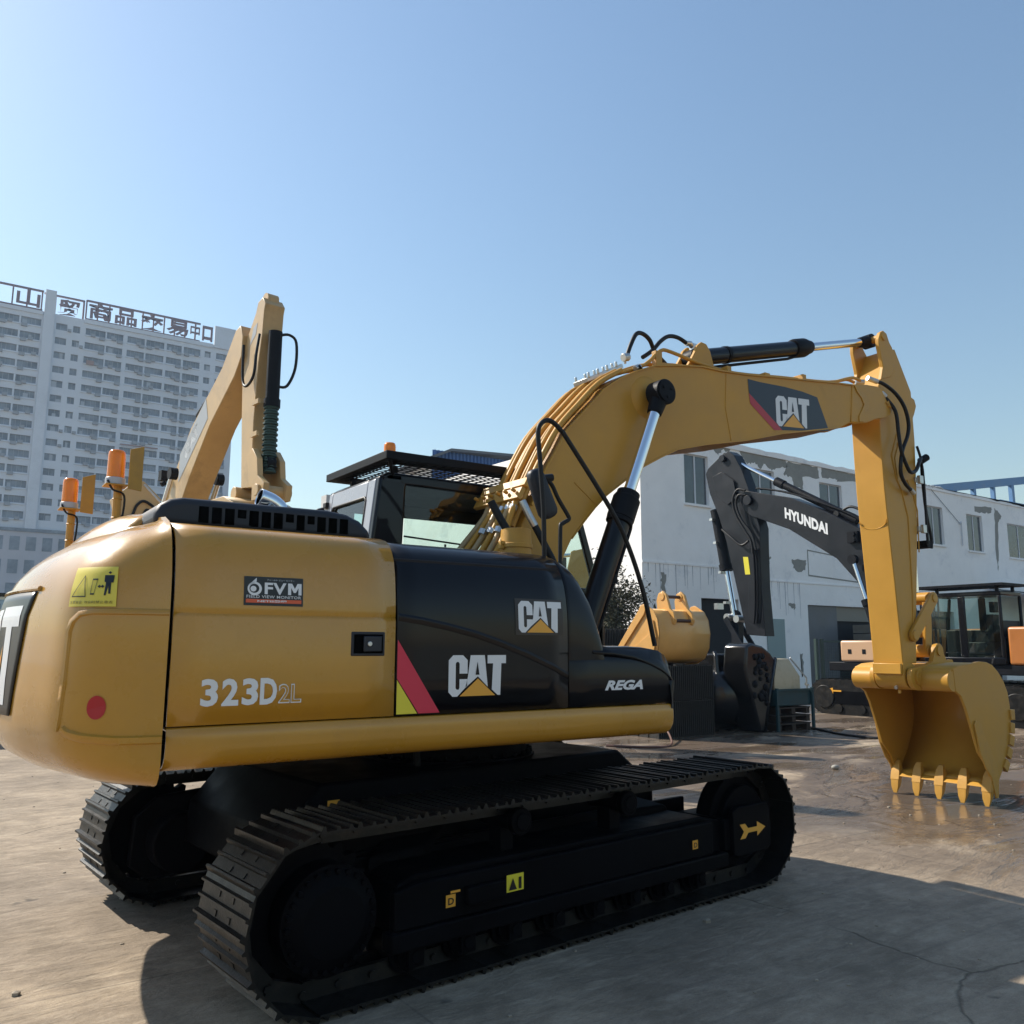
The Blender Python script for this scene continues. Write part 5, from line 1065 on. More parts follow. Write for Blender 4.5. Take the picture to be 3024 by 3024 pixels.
    m=MB(); m.box(c0+.06,c1-.1,y0+.06,y0+.09,1.4,2.2); m.box(c0+.06,c0+.10,y0+.06,y1-.06,1.4,2.4); m.box(c0+.35,c0+.95,.6,1.1,1.6,1.9); m.box(c0+.35,c0+.5,.62,1.08,1.9,2.55); m.box(c0+.36,c0+.48,.74,.96,2.6,2.85); obj('operator_seat',m,rub,CB,bevel=.04)  # seat, plus two dark panels added to darken the cab interior
    if g.get('guard'):
        m=MB(); m.box(c0-.1,c1+.1,y0-.08,y1+.08,zt+.12,zt+.18); m.box(c0+.1,c0+.16,y0+.1,y0+.16,zt,zt+.12); m.box(c0+.1,c0+.16,y1-.16,y1-.1,zt,zt+.12); m.box(c1-.4,c1-.34,y1-.16,y1-.1,zt,zt+.12); obj('roof_guard',m,blm,CB)
    # boom and stick in the local x-z plane
    w=g.get('bw',.26); by=g.get('by',-.05)
    m=MB(); m.prism(g['boom'],by-w,by+w); BO=obj('boom',m,g.get('boomm',paint),t,bevel=.015,smooth=18)
    m=MB(); m.prism(g['stick'],by-w*.72,by+w*.72); SK=obj('stick',m,g.get('boomm',paint),t,bevel=.012,smooth=18)
    for nm,(p,q),yy,r_ in g['cyls']:
        for y in yy:
            A=Vector((p[0],y,p[1]));B=Vector((q[0],y,q[1])); m=MB(); m.tube([A,A+(B-A)*.56],r_,20); m.tube([A+(B-A)*.52,A+(B-A)*.58],r_*1.2,20); CYo=obj(nm,m,blm,t,smooth=50)
            m=MB(); m.tube([A+(B-A)*.57,B],r_*.52,16); obj('piston_rod',m,chr_,CYo,smooth=50); m=MB(); m.cyl(B+Vector((0,-.07,0)),B+Vector((0,.07,0)),r_*1.15,n=20); obj('rod_eye',m,blm,CYo)
    return t,BO,SK
def bucket2(parent,shell,side,y0,y1,mt,teeth=5,tdir=(.0,-1)):
    m=MB(); m.grid([[(x,y,z) for y in (y0+.003,(y0+y1)/2,y1-.003)] for x,z in shell]); s=obj('bucket_shell',m,mt,parent,smooth=40); thick(s,.03,-1)
    for y in (y0,y1-.03): m=MB(); m.prism(side,y,y+.03); obj('side_plate',m,mt,parent,bevel=.005)
    lx,lz=shell[-1]
    for i in range(teeth):
        y=y0+.06+(y1-y0-.12)*i/(teeth-1); d=Vector((tdir[0],0,tdir[1])).normalized(); A=Vector((lx,y,lz)); m=MB(); m.tube([A-d*.06,A+d*.05,A+d*.22],[.05,.05,.015],6); obj('bucket_tooth',m,mt,parent)
# dark blue excavator on the right
HYB=mat('blue_black_paint',(.006,.0075,.012),.42,spec=.25,coat=.06,var=.2,vscale=1.5); HYO=mat('orange_tan_paint',(.40,.135,.025),.4,coat=.3,var=.08,vscale=2)
hy={'boom':[(5.95,6.78),(5.75,6.72),(4.25,6.31),(3.0,5.72),(1.85,5.05),(1.15,4.2),(.85,3.2),(.75,1.9),(.55,1.55),(.30,1.6),(.22,1.9),(.75,1.6),(1.1,1.45),(1.3,1.7),(1.55,2.7),(1.93,3.41),(2.71,4.3),(4.30,5.33),(5.72,5.91),(5.98,6.1),(6.12,6.4),(6.08,6.65)],
 'stick':[(6.40,8.05),(6.62,8.22),(6.9,8.15),(7.55,7.78),(7.66,7.6),(7.5,6.9),(7.15,6.1),(6.85,5.2),(6.55,3.9),(6.15,2.15),(5.42,2.1),(5.5,3.6),(5.48,4.9),(5.46,5.5),(5.8,6.7),(6.1,7.5)],'tl':2.95,'cab':(-2.28,-.35),'body':(-5.2,1.9),
 'cyls':[('stick_cylinder',((2.15,5.35),(6.92,8.1)),(-.05,),.12),('boom_cylinder',((1.25,1.5),(2.05,4.2)),(-.55,.45),.12),('bucket_cylinder',((7.45,6.35),(6.80,2.75)),(-.05,),.19)],'guard':1,'boomm':HYB,'bw':.30,'frame':blm,'cw':HYO,'vents':1}
hy['boom']=[(5.95,6.78),(5.75,6.72),(4.25,6.31),(3.0,5.72),(1.85,5.05),(1.15,4.2),(.80,3.2),(.65,2.2),(.55,1.6),(.85,1.4),(1.2,1.45),(1.4,2.1),(1.60,2.8),(1.93,3.41),(2.71,4.3),(4.30,5.33),(5.72,5.91),(5.98,6.1),(6.12,6.4),(6.08,6.65)]
HY,HB,HS=gexc('excavator','dark blue-black excavator with white boom lettering, in front of the white workshop',(18.35,6.3,0),math.pi/2,hy,HYO)
m=MB(); 
def fh(u,v,off=0): # left face of the boom: local y=+.25 faces the camera
    return (4.42-(u-0)*.91,.2535+.0,5.68-u*.415+v)
# text reads towards -x local when seen from +y side
text(m,'HYUNDAI',lambda u,v,off=0:fh(u,v),0,0,1.62,.34,.05,0,1.05); obj('boom_lettering',m,wht,HB,smooth=0,norm=False)
m=MB(); m.box(5.70,6.0,.171,.176,4.4,5.0); 
m=MB(); m.add([(6.12,.24,4.63),(5.92,.24,4.61),(5.86,.24,4.05),(6.06,.24,4.06)],[(0,1,2,3)]); obj('warning_sticker',m,lem,HS,smooth=0,norm=False)
m=MB(); m.box(-.16,.16,-.06,.06,-.16,.16,Matrix.Translation((2.10,.30,4.85))); m.cyl((2.05,.36,4.93),(2.05,.42,4.93),.06,n=12); m.cyl((2.05,.36,4.75),(2.05,.42,4.75),.06,n=12); obj('boom_lamp',m,blm,HB)
for P in ([(5.85,.32,6.75),(6.15,.35,6.82),(6.35,.36,6.5),(6.25,.35,6.0),(5.95,.34,5.5),(5.7,.33,5.1),(5.65,.33,4.7)],[(5.85,.32,6.6),(6.1,.38,6.62),(6.2,.38,6.3),(6.0,.38,5.8),(5.62,.36,5.3),(5.50,.34,4.8)],[(6.9,.30,5.6),(6.5,.34,5.3),(6.1,.34,5.0),(5.8,.33,5.1)]):
    m=MB(); m.tube([Vector(p) for p in P],.04,8,smooth=5); obj('stick_hose',m,rub,HS,smooth=60)
m=MB(); m.prism([(6.9,7.55),(7.3,7.45),(7.2,6.8),(6.7,6.4),(6.3,6.6),(6.4,7.2)],.217,.235); obj('stick_plate',m,HYB,HS,bevel=.01); m=MB(); m.prism([(5.62,4.75),(5.9,5.0),(6.0,2.6),(5.7,2.5)],.217,.229); obj('stick_plate',m,HYB,HS,bevel=.01)
for yy,xx in ((.24,5.70),(.26,5.58)):
    m=MB(); m.tube([Vector(p) for p in ((xx,yy,4.9),(xx-.02,yy,4.0),(xx+.02,yy,3.0),(xx+.1,yy-.02,2.5))],.03,8,smooth=3); obj('stick_tube',m,blm,HS,smooth=60)
for zz in (6.0,5.2,4.2,3.2):
    m=MB(); m.box(7.36-(6-zz)*.17,7.48-(6-zz)*.17,-.2,.26,zz-.04,zz+.04); obj('pipe_clamp',m,gal,HS)
m=MB(); m.cyl((6.85,.2,8.0),(6.85,.27,8.0),.12,n=20); obj('pivot_boss',m,HYB,HS,bevel=.01); m=MB(); m.cyl((5.78,.20,6.42),(5.78,.36,6.42),.16,n=24); obj('pivot_boss',m,HYB,HS,bevel=.01)
for y in (-.1,.1):
    m=MB(); m.tube([Vector(p) for p in ((5.6,y,6.80),(5.3,y,6.75),(4.2,y,6.42),(2.6,y,5.72),(1.9,y,5.3))],.03,8,smooth=3); obj('boom_tube',m,blm,HB,smooth=60)
m=MB(); m.tube([Vector(p) for p in ((2.6,.0,5.7),(2.3,.0,5.78),(1.9,.0,5.55),(1.7,.0,5.1))],.04,8,smooth=5); m.cyl((2.75,-.1,5.62),(2.75,.1,5.62),.09,n=12); obj('boom_hose',m,rub,HB,smooth=60)
m=MB(); m.box(7.35,7.5,-.15,.15,3.0,3.2); m.cyl((6.9,-.25,2.72),(6.9,.25,2.72),.12,n=16); m.cyl((6.5,-.25,2.66),(6.5,.25,2.66),.12,n=16); obj('linkage',m,gal,HY)
m=MB(); m.prism([(7.0,2.65),(6.85,2.75),(5.9,1.4),(6.05,1.3)],-.3,-.24); m.prism([(7.0,2.65),(6.85,2.75),(5.9,1.4),(6.05,1.3)],.24,.3); m.prism([(6.8,2.6),(6.5,2.6),(6.6,.9),(6.9,.9)],-.12,.12); obj('bucket_link',m,HYB,HY,bevel=.01)
BH2=bpy.data.objects.new('bucket',None); COL.objects.link(BH2); BH2.parent=HY
bucket2(BH2,[(6.2,1.3),(6.6,1.5),(7.0,1.4),(7.3,1.05),(7.3,.6),(7.0,.25),(6.6,.1)],[(6.2,1.3),(6.6,1.5),(7.0,1.4),(7.3,1.05),(7.3,.6),(7.0,.25),(6.6,.1),(6.4,.7)],-.6,.6,HYB)
# front guard bars, tool platform, door arrow stickers
m=MB()
for k in range(5): m.box(-.32,-.28,.45+.2*k,.48+.2*k,1.5,3.05)
obj('window_guard',m,blm,HY)
m=MB(); m.box(1.0,2.0,.45,1.34,1.40,1.95); TBX=obj('toolbox',m,mat('pale_tan_paint',(.55,.34,.20),.4),HY,bevel=.05,seg=3)
for x in (1.3,1.72): m=MB(); m.box(x-.05,x+.05,1.342,1.347,1.60,1.72); obj('box_latch',m,blm,TBX)
m=MB(); m.add([(-3.02,1.3345,1.95),(-3.25,1.3345,2.1),(-3.3,1.3345,2.1),(-3.2,1.3345,1.95)],[(0,1,2,3)]); text(m,'H',lambda u,v,off=0:(-u,1.3345,v),3.25,1.88,.3,.1,.05,.4); obj('side_emblem',m,bkv,HY,smooth=0,norm=False)
m=MB(); m.add([(2.55,1.476,.62),(2.2,1.476,.70),(2.2,1.476,.64),(1.95,1.476,.64),(1.95,1.476,.60),(2.2,1.476,.6),(2.2,1.476,.54)],[(0,1,2,3,4,5,6)]); obj('direction_arrow',m,org,HY,smooth=0,norm=False)
m=MB(); m.add([(1.15,1.476,.5),(1.05,1.476,.5),(1.05,1.476,.68),(1.15,1.476,.68)],[(0,1,2,3)]); obj('warning_sticker',m,lem,HY,smooth=0,norm=False)
# yellow excavator behind the hood (boom folded up)
bl={'boom':[(3.5,4.9),(4.42,5.87),(5.77,6.74),(6.30,7.30),(6.50,7.34),(6.62,7.12),(6.60,6.75),(6.35,6.45),(5.35,5.75),(4.5,4.9),(4.0,4.30),(3.2,3.3),(2.2,2.4),(1.4,1.7),(1.0,1.5),(.8,1.8),(1.4,2.6),(2.4,3.8)],
 'stick':[(6.72,4.4),(6.60,5.5),(6.52,6.5),(6.62,7.05),(6.95,7.45),(7.02,7.62),(7.2,7.66),(7.32,7.52),(7.28,7.40),(7.25,7.0),(7.15,6.5),(7.08,5.5),(7.10,4.7),(7.2,4.35)],
 'cyls':[('stick_cylinder',((4.2,6.2),(7.0,7.45)),(-.05,),.09),('boom_cylinder',((1.7,1.5),(4.2,5.0)),(-.5,.4),.1),('bucket_cylinder',((7.40,7.02),(7.38,4.75)),(-.06,),.115)],'boomm':mat('pale_yellow_paint',(.50,.33,.145),.45,coat=.1,var=.1,vscale=1.5,dirt=(.30,.20,.09),dscale=1.2,drange=(.55,.8)),'bw':.25}  # boom and stick in an even pale yellow with random darker patches
Mx_=math.atan2(-.99,.12)
MO=(1.22-.12*8.2/.9972,7+.99*8.2/.9972)
YB,YBO,YST=gexc('excavator','pale yellow excavator, its folded raised boom standing behind the black engine cover',(MO[0],MO[1],0),Mx_,bl,yelo,'yellow excavators parked behind')
bmf=bl['boomm']
m=MB(); m.cyl((7.12,-.15,7.66),(7.12,.05,7.66),.12,n=20); m.box(7.0,7.24,-.15,.05,7.55,7.66); obj('pin_boss',m,bmf,YST)
# green gaiter on the lower bucket cylinder, hoses and linkage
m=MB()
for k in range(26): 
    z=5.75-k*.045; m.cyl((7.38,-.06,z),(7.38,-.06,z-.03),.125 if k%2 else .105,n=16)
obj('rod_gaiter',m,mat('dark_green_rubber',(.02,.055,.045),.6),YB)
for P in ([(7.3,-.30,6.95),(7.35,-.36,6.6),(7.32,-.38,6.2),(7.0,-.36,6.1),(6.8,-.34,6.3),(6.75,-.33,6.9)],[(7.40,.02,6.98),(7.42,.18,7.02),(7.45,.30,6.9),(7.45,.30,6.45),(7.42,.18,6.12),(7.40,.02,6.08)]):
    m=MB(); m.tube([Vector(p) for p in P],.025,8,smooth=5); obj('stick_hose',m,rub,YST,smooth=60)
m=MB()
for z in (5.2,5.75): m.box(7.12,7.35,-.29,-.24,z,z+.08)
obj('pipe_bracket',m,bmf,YST)
m=MB(); m.prism([(7.05,4.9),(7.15,4.45),(7.3,4.32),(7.3,4.1),(7.7,4.1),(7.75,4.35),(7.5,4.5),(7.45,4.8),(7.25,5.0)],-.3,-.2); m.prism([(7.05,4.9),(7.15,4.45),(7.3,4.32),(7.3,4.1),(7.7,4.1),(7.75,4.35),(7.5,4.5),(7.45,4.8),(7.25,5.0)],.1,.2); m.cyl((7.55,-.35,4.25),(7.55,.25,4.25),.1,n=16); m.cyl((6.7,-.35,4.3),(6.7,.25,4.3),.12,n=16); obj('bucket_linkage',m,bmf,YB,bevel=.01)
BK3=bpy.data.objects.new('bucket',None); COL.objects.link(BK3); BK3.parent=YB
bucket2(BK3,[(7.3,4.05),(6.9,4.2),(6.3,4.2),(5.8,3.9),(5.5,3.4),(5.6,2.9),(6.0,2.6)],[(7.3,4.05),(6.9,4.2),(6.3,4.2),(5.8,3.9),(5.5,3.4),(5.6,2.9),(6.0,2.6),(6.8,3.3)],-.6,.5,bmf,5,(1,-.4))
m=MB(); 
def fy(u,v,off=0): # right side of boom, local y=-.303
    a=math.atan2(2.0,2.4); return (4.15+u*math.cos(a)-v*math.sin(a),-.3045,5.05+u*math.sin(a)+v*math.cos(a))
m.sheet([fy(-.25,.0),fy(1.4,-.05),fy(1.55,.35),fy(.1,.42)]); obj('boom_decal',m,mat('bleached_decal',(.36,.37,.38),.4),YBO,smooth=0,norm=False)
m=MB(); text(m,'CAT',fy,.25,.06,.75,.28,.08); obj('boom_lettering',m,wht,YBO,smooth=0,norm=False)
m=MB(); m.sheet([(6.78,-.2335,6.9),(7.0,-.2335,7.05),(7.05,-.2335,7.25),(6.9,-.2335,7.2)]); obj('stick_decal',m,MAT['bleached_decal'],YST,smooth=0,norm=False)
m=MB(); m.box(3.25,3.42,-.45,-.30,5.0,5.2); m.cyl((3.45,-.45,4.9),(3.45,-.38,4.95),.05,n=10); obj('boom_lamp',m,blm,YBO)
# yellow excavator whose stick top shows beside the beacons
tri={'boom':[(.9,1.6),(.7,1.9),(1.2,2.2),(2.4,2.4),(3.6,2.5),(4.6,3.2),(5.4,4.0),(5.7,3.9),(5.6,3.5),(4.9,2.7),(3.8,2.0),(2.4,1.9),(1.3,1.5)],'stick':[(5.2,4.3),(5.0,4.9),(5.45,5.35),(5.62,5.35),(6.15,4.85),(6.1,4.4),(6.0,2.0),(5.7,1.8),(5.6,2.2)],
 'cyls':[('stick_cylinder',((4.4,3.2),(5.3,4.4)),(-.05,),.06),('boom_cylinder',((1.2,1.3),(2.6,2.2)),(-.4,.3),.06)],'boomm':bmf,'bw':.22}
TR,TRB,TRS=gexc('excavator','yellow excavator mostly hidden, its pointed stick top showing right of the tall beacon pole',(-5.3,14.2,0),0,tri,yelo,'yellow excavators parked behind')
m=MB(); m.tube([Vector(p) for p in ((5.05,-.2,4.7),(5.2,-.25,4.52),(5.4,-.25,4.55),(5.5,-.25,4.8),(5.65,-.25,4.9),(5.9,-.25,4.75))],.03,8,smooth=5); m.tube([Vector(p) for p in ((5.6,-.25,4.45),(5.7,-.25,4.72),(5.85,-.25,4.6))],.025,8,smooth=5); obj('stick_hose',m,rub,TRS,smooth=60)
m=MB(); m.tube([(5.62,-.2,5.28),(6.15,-.2,4.75)],.03,8); obj('steel_pipe',m,gal,TRS)
# machine at the very left edge
LE={'boom':[(.9,1.6),(.7,2.0),(1.0,2.2),(2.0,2.4),(2.9,2.2),(3.4,1.6),(3.2,1.4),(2.8,1.8),(2.0,1.9),(1.3,1.5)],'stick':[(3.0,1.7),(3.3,1.9),(3.5,1.7),(3.3,.6),(3.1,.4),(3.1,.9)],'cyls':[('boom_cylinder',((1.2,1.4),(2.0,2.1)),(-.4,.3),.06)],'boomm':yelo}
gexc('excavator','brown-yellow excavator cut off by the left edge, behind the counterweight',(-2.75,20.5,0),R(-90),LE,mat('dusty_brown_paint',(.20,.13,.07),.5,var=.2,vscale=2),'yellow excavators parked behind')
# yellow excavator standing behind the boom cylinder (stick top visible)
mid={'boom':[(.9,1.6),(.7,2.0),(.9,2.7),(1.9,3.3),(3.3,3.0),(4.0,2.6),(3.9,2.2),(3.0,2.4),(2.1,2.5),(1.4,1.7)],'stick':[(3.55,2.2),(3.6,3.0),(3.72,3.55),(3.95,3.6),(4.1,3.2),(4.2,2.4),(4.0,.9),(3.75,.7)],'cyls':[('stick_cylinder',((1.6,3.3),(3.8,3.5)),(-.05,),.07)],'boomm':yel,'bw':.2}
gexc('excavator','bright yellow excavator, only its stick top showing beside the black boom cylinder',(3.6,9.0,0),R(-35),mid,yel,'yellow excavators parked behind')
# ======================= loose attachments =======================
wtk=mat('weathered_track_steel',(.030,.029,.027),.55,var=.4,vscale=7,bump=.4,bscale=30)
def trackpile(name,label,x,y,z,L,W_,H,rz,nsh,group):
    # a rolled-up spare crawler track: upright shoes side by side in a flattened coil
    t=thing(name,label,'spare track',(x,y,z),rz,group)
    m=MB()
    m.box(-L/2+.05,L/2-.05,-W_/2+.09,W_/2-.09,.03,H-.03); obj('coil_core',m,trkw,t)
    n=nsh
    for k in range(n):
        m=MB(); xx=-L/2+(k+.5)*L/n; w=L/n*.88
        m.box(xx-w/2,xx+w/2,-W_/2+.03,-W_/2+.06,0,H); 
        for q in (-.38,.0,.38): m.box(xx+q*w-.008,xx+q*w+.008,-W_/2-.005,-W_/2+.029,.01,H-.01)
        o=obj('track_shoe',m,wtk,t)
    for k in range(4):
        for s in (-1,1):
            m=MB(); yy=-W_/2+(k+.5)*W_/4; m.box(s*L/2-.03,s*L/2,yy-W_/9,yy+W_/9,0,H); obj('track_shoe',m,wtk,t)
    return t
trackpile('spare_track','upper coiled black crawler track under the yellow loose bucket','spare track' and 9.45,7.05,.66,1.5,.9,.60,R(3),9,'coiled spare tracks') if False else None
def sp(label,x,y,z,L,W_,H,rz,n): return trackpile('spare_track',label,x,y,z,L,W_,H,rz,n,'coiled spare tracks')
sp('upper coiled black crawler track, directly under the loose yellow bucket',9.42,7.15,.72,1.55,1.1,.68,R(2),9)
sp('lower coiled black crawler track on the ground below the yellow bucket',9.40,7.18,.0,1.58,1.15,.70,R(1),9)
sp('black crawler track coil behind the shrub side of the yellow loose bucket',12.4,12.2,1.1,1.9,1.0,1.15,R(0),11) 
sp('black crawler track coil lying lowest beneath the one beside the shrub',12.4,12.2,0,1.95,1.05,1.08,R(0),11)
# loose yellow bucket
LBm=mat('fresh_orange_yellow_paint',(.66,.36,.10),.4,coat=.3,var=.06,vscale=3)
LBK=thing('loose_bucket','loose yellow digging bucket with two brown pins, sitting on coiled black tracks','bucket',(9.45,6.75,1.42),R(90))
# local x = depth away from the viewer, y = -world x
shell2=[(.18,1.12),(.05,1.08),(-.06,.9),(-.10,.62),(-.06,.33),(.06,.12),(.28,.03),(.6,.0),(.95,.10),(1.15,.2)]
side2=[(.30,1.22),(.18,1.16),(.05,1.08),(-.06,.9),(-.10,.62),(-.06,.33),(.06,.12),(.28,.0),(.6,-.02),(.95,.08),(1.2,.2),(1.18,.28),(.62,.9),(.42,1.2)]
bucket2(LBK,shell2,side2,-.74,.74,LBm,5,(1,.25))
m=MB(); m.prism([(.20,1.20),(.36,1.20),(1.1,.36),(1.0,.28),(.3,1.0)],.745,.775); m.prism([(-.04,.55),(.05,.9),(.18,.6),(.85,.2),(.72,.1),(.3,.1),(.05,.2)],.745,.77); obj('side_wear_plate',m,LBm,LBK,bevel=.006)
for y in (.30,-.22):
    m=MB(); m.prism([(-.02,.98),(.04,.84),(.0,.78),(-.1,.80),(-.14,.9),(-.10,1.05),(0,1.12),(.1,1.42),(.2,1.5),(.32,1.45),(.38,1.3),(.36,1.10),(.1,1.08)],y-.03,y+.03); m.cyl((-.05,y-.05,.88),(-.05,y+.05,.88),.07,n=16); m.cyl((.22,y-.045,1.38),(.22,y+.045,1.38),.08,n=16); obj('hinge_ear',m,LBm,LBK,bevel=.008)
brn=mat('rusty_brown_pin',(.05,.02,.012),.5)
for (x,z) in ((.22,1.38),(-.07,.88)):
    m=MB(); m.cyl((x,-.2,z),(x,.3,z),.035,n=14); obj('hinge_pin',m,brn,LBK)
# black loose buckets
bkm=mat('black_bucket_paint',(.008,.0085,.010),.22,spec=.5,var=.2,vscale=4,bump=.2,bscale=20)
def blackbucket(label,x,y,z,rz,sc=1,group='black loose buckets'):
    t=thing('loose_bucket',label,'bucket',(x,y,z),rz,group); t.scale=(sc,sc,sc)
    sh=[(.15,1.15),(-.05,1.0),(-.15,.7),(-.12,.4),(.05,.15),(.35,.03),(.8,.06),(1.2,.25)]
    bucket2(t,sh,[(.4,1.2)]+sh+[(1.15,.35),(.7,.8)],-.6,.6,bkm,5,(1,.3))
    for y_ in (-.2,.2):
        m=MB(); m.prism([(-.05,1.0),(.0,1.35),(.12,1.45),(.25,1.4),(.3,1.15)],y_-.03,y_+.03); obj('hinge_ear',m,bkm,t,bevel=.008)
    return t
blackbucket('black digging bucket lying teeth-down right of the coiled tracks',10.95,6.9,.02,R(60),1.15)
blackbucket('glossy black bucket on top of the pile below the dark blue stick',11.9,9.4,.95,R(90),.95)
# studded bucket back leaning to the right of the pile
t=thing('rock_bucket','dark studded rock bucket stood on its tip between the buckets and the cream hopper','bucket',(11.28,6.35,0),R(6))
m=MB(); O=[(-.42,1.80),(-.25,1.86),(.15,1.80),(.45,1.66),(.62,1.50),(.30,.55),(.12,.0),(-.05,.02),(-.28,.75),(-.50,1.3)]
m.prism(O,-.03,.55); obj('bucket_shell',m,bkm,t,bevel=.05,seg=3)
m=MB()
for i in range(26):
    x=random.uniform(-.35,.35);z=random.uniform(.5,1.65)
    if abs(x-.0)<.12+(z)*.20: m=MB(); m.sphere((x,-.045,z),random.uniform(.05,.085),8,5,(1,.45,1)); obj('wear_stud',m,blm,t,smooth=60)
m=MB(); m.add([(.66,-.05,1.52),(.60,-.05,1.56),(.08,-.05,-.0),(.16,-.05,.0)],[(0,1,2,3)]); thick(obj('edge_bar',m,bkm,t),.06)
# rows of upright teeth blocks piled left of it
for i,(x,y,z) in enumerate(((10.75,7.6,0),(10.78,7.6,.42),(10.72,7.6,.84),(10.8,7.6,1.26))):
    t=thing('counterweight_slab',('lowest','second','third','topmost')[i]+' glossy black slab of the steel pile right of the yellow bucket','steel slab',(x,y,z),R(2*i-3),'black steel slabs in a pile')
    m=MB(); m.box(-.05,1.25,-.5,.6,0.01,.36); o=obj('slab',m,bkm,t,bevel=.03)
    m=MB(); 
    for k in range(3): m.box(.05+.4*k,.3+.4*k,-.52,-.501,.08,.14)
    obj('slab_ribs',m,bkm,t)
# cream hopper on a blue machine and pallet
crm=mat('cream_plastic',(.50,.42,.28),.55,var=.1,vscale=3,dirt=(.3,.24,.15),dscale=3)
HP=thing('cream_hopper','cream tapered hopper sitting on the small teal machine','hopper',(12.35,6.6,.86),0)
m=MB(); 
def fr_(x0,x1,y0,y1,z): return [(x0,y0,z),(x1,y0,z),(x1,y1,z),(x0,y1,z)]
m.grid([fr_(-.55,.32,-.25,.35,0),fr_(-.55,.32,-.25,.35,.28),fr_(-.28,.15,-.1,.2,.66)],True,True); obj('hopper_body',m,crm,HP,bevel=.02)
m=MB(); m.tube([(.17,-.12,.68),(.6,-.2,.24),(.62,-.2,-.1)],.018,8); m.cyl((.58,-.2,.10),(.64,-.2,.10),.04,n=8); obj('hopper_rail',m,gal,HP)
TM=thing('teal_machine','small teal-framed machine on a dark pallet under the cream hopper','machine',(12.35,6.6,.0),0)
m=MB(); m.box(-.6,.6,-.3,.5,.52,.85); obj('machine_body',m,mat('teal_paint',(.010,.045,.055),.5,var=.3,vscale=3),TM,bevel=.02)
m=MB()
for x in (-.6,.6): m.box(x-.03,x+.03,-.36,-.31,.0,.9)
m.box(-.57,.57,-.36,-.32,.84,.88); obj('machine_frame',m,MAT['teal_paint'],TM)
PLT=thing('pallet','dark wooden pallet stack beneath the teal machine','pallet',(12.35,6.6,0),0)
wd=mat('dark_weathered_wood',(.05,.035,.025),.8,var=.3,vscale=4)
m=MB()
for zz in (0,.17,.34):
    m.box(-.58,.58,-.28,.5,zz+.12,zz+.145) 
    for x in (-.55,-.06,.43): m.box(x,x+.12,-.28,.5,zz,zz+.119)
obj('pallet_boards',m,wd,PLT)
# pallets behind the fence
for j,(xx) in enumerate((31.9,33.2)):
    for k in range(7):
        t=thing('wooden_pallet','weathered pallet by the workshop door, %s stack, %s'%(('left','right')[j],('lowest','second up','third up','middle one','third down','second down','topmost')[k]),'pallet',(xx,17.0,.12+.40*k-.12),0,'stacked pallets by the workshop door')
        m=MB(); m.box(-.55,.55,-.5,.5,.29,.36); m.box(-.55,.55,-.5,.5,0,.06)
        for x in (-.55,-.07,.43): m.box(x,x+.13,-.5,.5,.06,.29)
        obj('pallet_boards',m,mat('grey_pallet_wood',(.20,.175,.14),.85,var=.2,vscale=2),t)
# mesh fence gate
fgr=mat('dark_green_fence_paint',(.015,.04,.035),.5)
FN=thing('mesh_gate','dark green framed mesh gate in front of the grey sliding door','gate',(21.6,12.4,0),R(-6))
m=MB()
for x in (0,.28,3.6): m.box(x-.05,x+.05,-.05,.05,0,2.05)
m.box(.33,3.55,-.03,.03,1.93,1.99); m.box(.33,3.55,-.03,.03,.15,.2); obj('gate_frame',m,fgr,FN)
m=MB()
for i in range(33): m.box(.33+i*.1,.336+i*.1,-.004,.004,.2,1.93)
for i in range(17): m.box(.33,3.55,.005,.011,.2+i*.1,.206+i*.1)
obj('gate_mesh',m,fgr,FN)
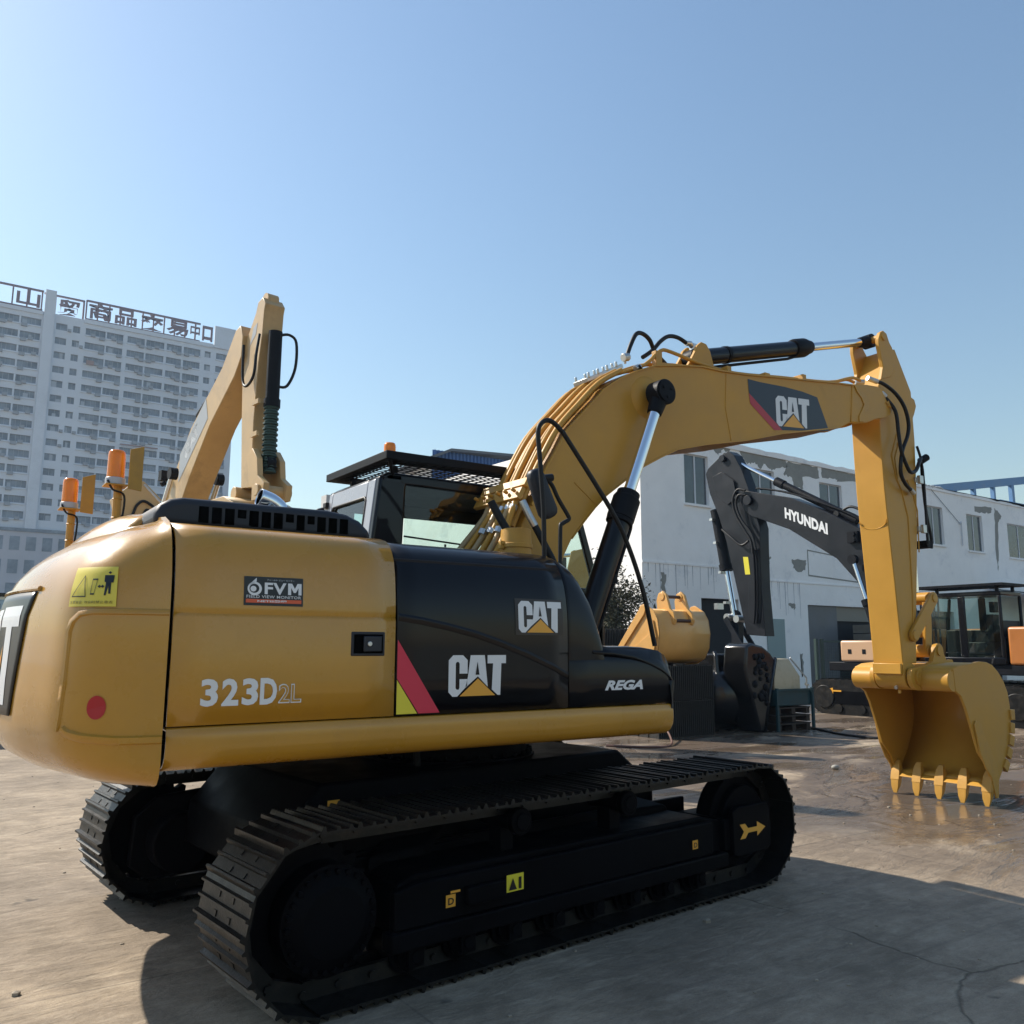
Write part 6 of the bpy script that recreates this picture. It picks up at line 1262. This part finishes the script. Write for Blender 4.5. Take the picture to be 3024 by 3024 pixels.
# shrub
leafm=mat('dusty_leaf',(.085,.082,.050),.7,var=.5,vscale=9,spec=.2)
def shrub(label,x,y,z0,rx,ry,h,n,lean=0):
    t=thing('shrub',label,'shrub',(x,y,0)); random.seed(5)
    m=MB()
    tips=[]
    for k in range(26):
        a=random.uniform(0,6.28); e=random.uniform(.2,1); r=random.uniform(.2,1)
        tip=Vector((rx*r*math.cos(a),ry*r*math.sin(a),h*(.45+.55*random.random()*(1-.4*r)))); m.tube([Vector((random.uniform(-.2,.2),random.uniform(-.2,.2),0)),tip*.5+Vector((0,0,.2)),tip],[.05,.03,.008],5); tips.append(tip)
    obj('stems',m,wd,t)
    m=MB(); vs=[];fs=[]
    cl=[(Vector((rx*.85*random.uniform(-1,1),ry*.8*random.uniform(-1,1),0)),random.random()) for _ in range(60)]
    for i in range(n):
        c,q=random.choice(cl); hh=h*math.sqrt(max(.02,1-(c.x/rx)**2*.8))*(.25+.75*q)
        p=Vector((c.x,c.y,hh))+Vector((random.gauss(0,.28),random.gauss(0,.28),random.gauss(0,.30)))
        if p.z<.1: continue
        s=random.uniform(.035,.075); u=Vector((random.uniform(-1,1),random.uniform(-1,1),random.uniform(-.6,.9))).normalized(); w=u.cross(Vector((random.uniform(-1,1),random.uniform(-1,1),random.uniform(-1,1)))).normalized()
        o=len(vs); vs+=[p-u*s*1.3,p+w*s*.5,p+u*s*1.3,p-w*s*.5]; fs.append((o,o+1,o+2,o+3))
    m.add(vs,fs); obj('foliage',m,leafm,t,smooth=0,norm=False)
shrub('bushy grey-green shrub against the bright end wall, left of the loose yellow bucket',15.9,16.6,0,1.35,1.2,4.5,14000)
# hose on the ground and small debris
m=MB(); m.tube([Vector(p) for p in ((13.0,6.4,.02),(12.3,5.2,.02),(12.2,4.3,.02),(12.9,3.6,.02),(14,2.9,.02))],.025,8,smooth=6); tag(obj('ground_hose',m,rub),'black hose lying on the wet ground right of the teal machine','hose')
m=MB(); m.tube([Vector(p) for p in ((6.9,6.2,.02),(7.4,5.6,.02),(7.9,5.6,.02),(8.3,6.0,.12),(8.6,6.5,.3))],.02,8,smooth=6); tag(obj('ground_hose',m,mat('brown_hose',(.12,.06,.045),.5)),'thin brown hose looping over the ground before the coiled tracks','hose')
m=MB(); m.sphere((7.9,2.2,.03),.05,8,5,(1.5,1,.7)); tag(obj('stone',m,barec,smooth=60),'small pale stone on the ground left of the bucket teeth','stone')

# ======================= haze =======================
hz=bpy.data.materials.new('morning_haze'); hz.use_nodes=True; n_=hz.node_tree.nodes; n_.clear(); ho=n_.new('ShaderNodeOutputMaterial'); pv=n_.new('ShaderNodeVolumePrincipled'); pv.inputs['Color'].default_value=(.50,.72,1,1); pv.inputs['Density'].default_value=.00035; pv.inputs['Anisotropy'].default_value=.3; hz.node_tree.links.new(pv.outputs[0],ho.inputs['Volume'])
m=MB(); m.box(-1510,1510,-810,2510,-1,80); h_=obj('haze',m,hz,smooth=0); struct(h_,'stuff')

# scattered grit and chips on the yard
random.seed(21); m=MB()
for i in range(900):
    r=random.random(); x=random.uniform(-6,16); y=random.uniform(-4.5,12); q=random.uniform(.004,.014)*(1 if r<.95 else 2)
    m.sphere((x,y,q*.3),q,5,3,(random.uniform(.8,1.6),1,.6))
struct(obj('gravel',m,mat('stone_chips',(.30,.25,.19),.9,var=.5,vscale=1),smooth=0),'stuff')
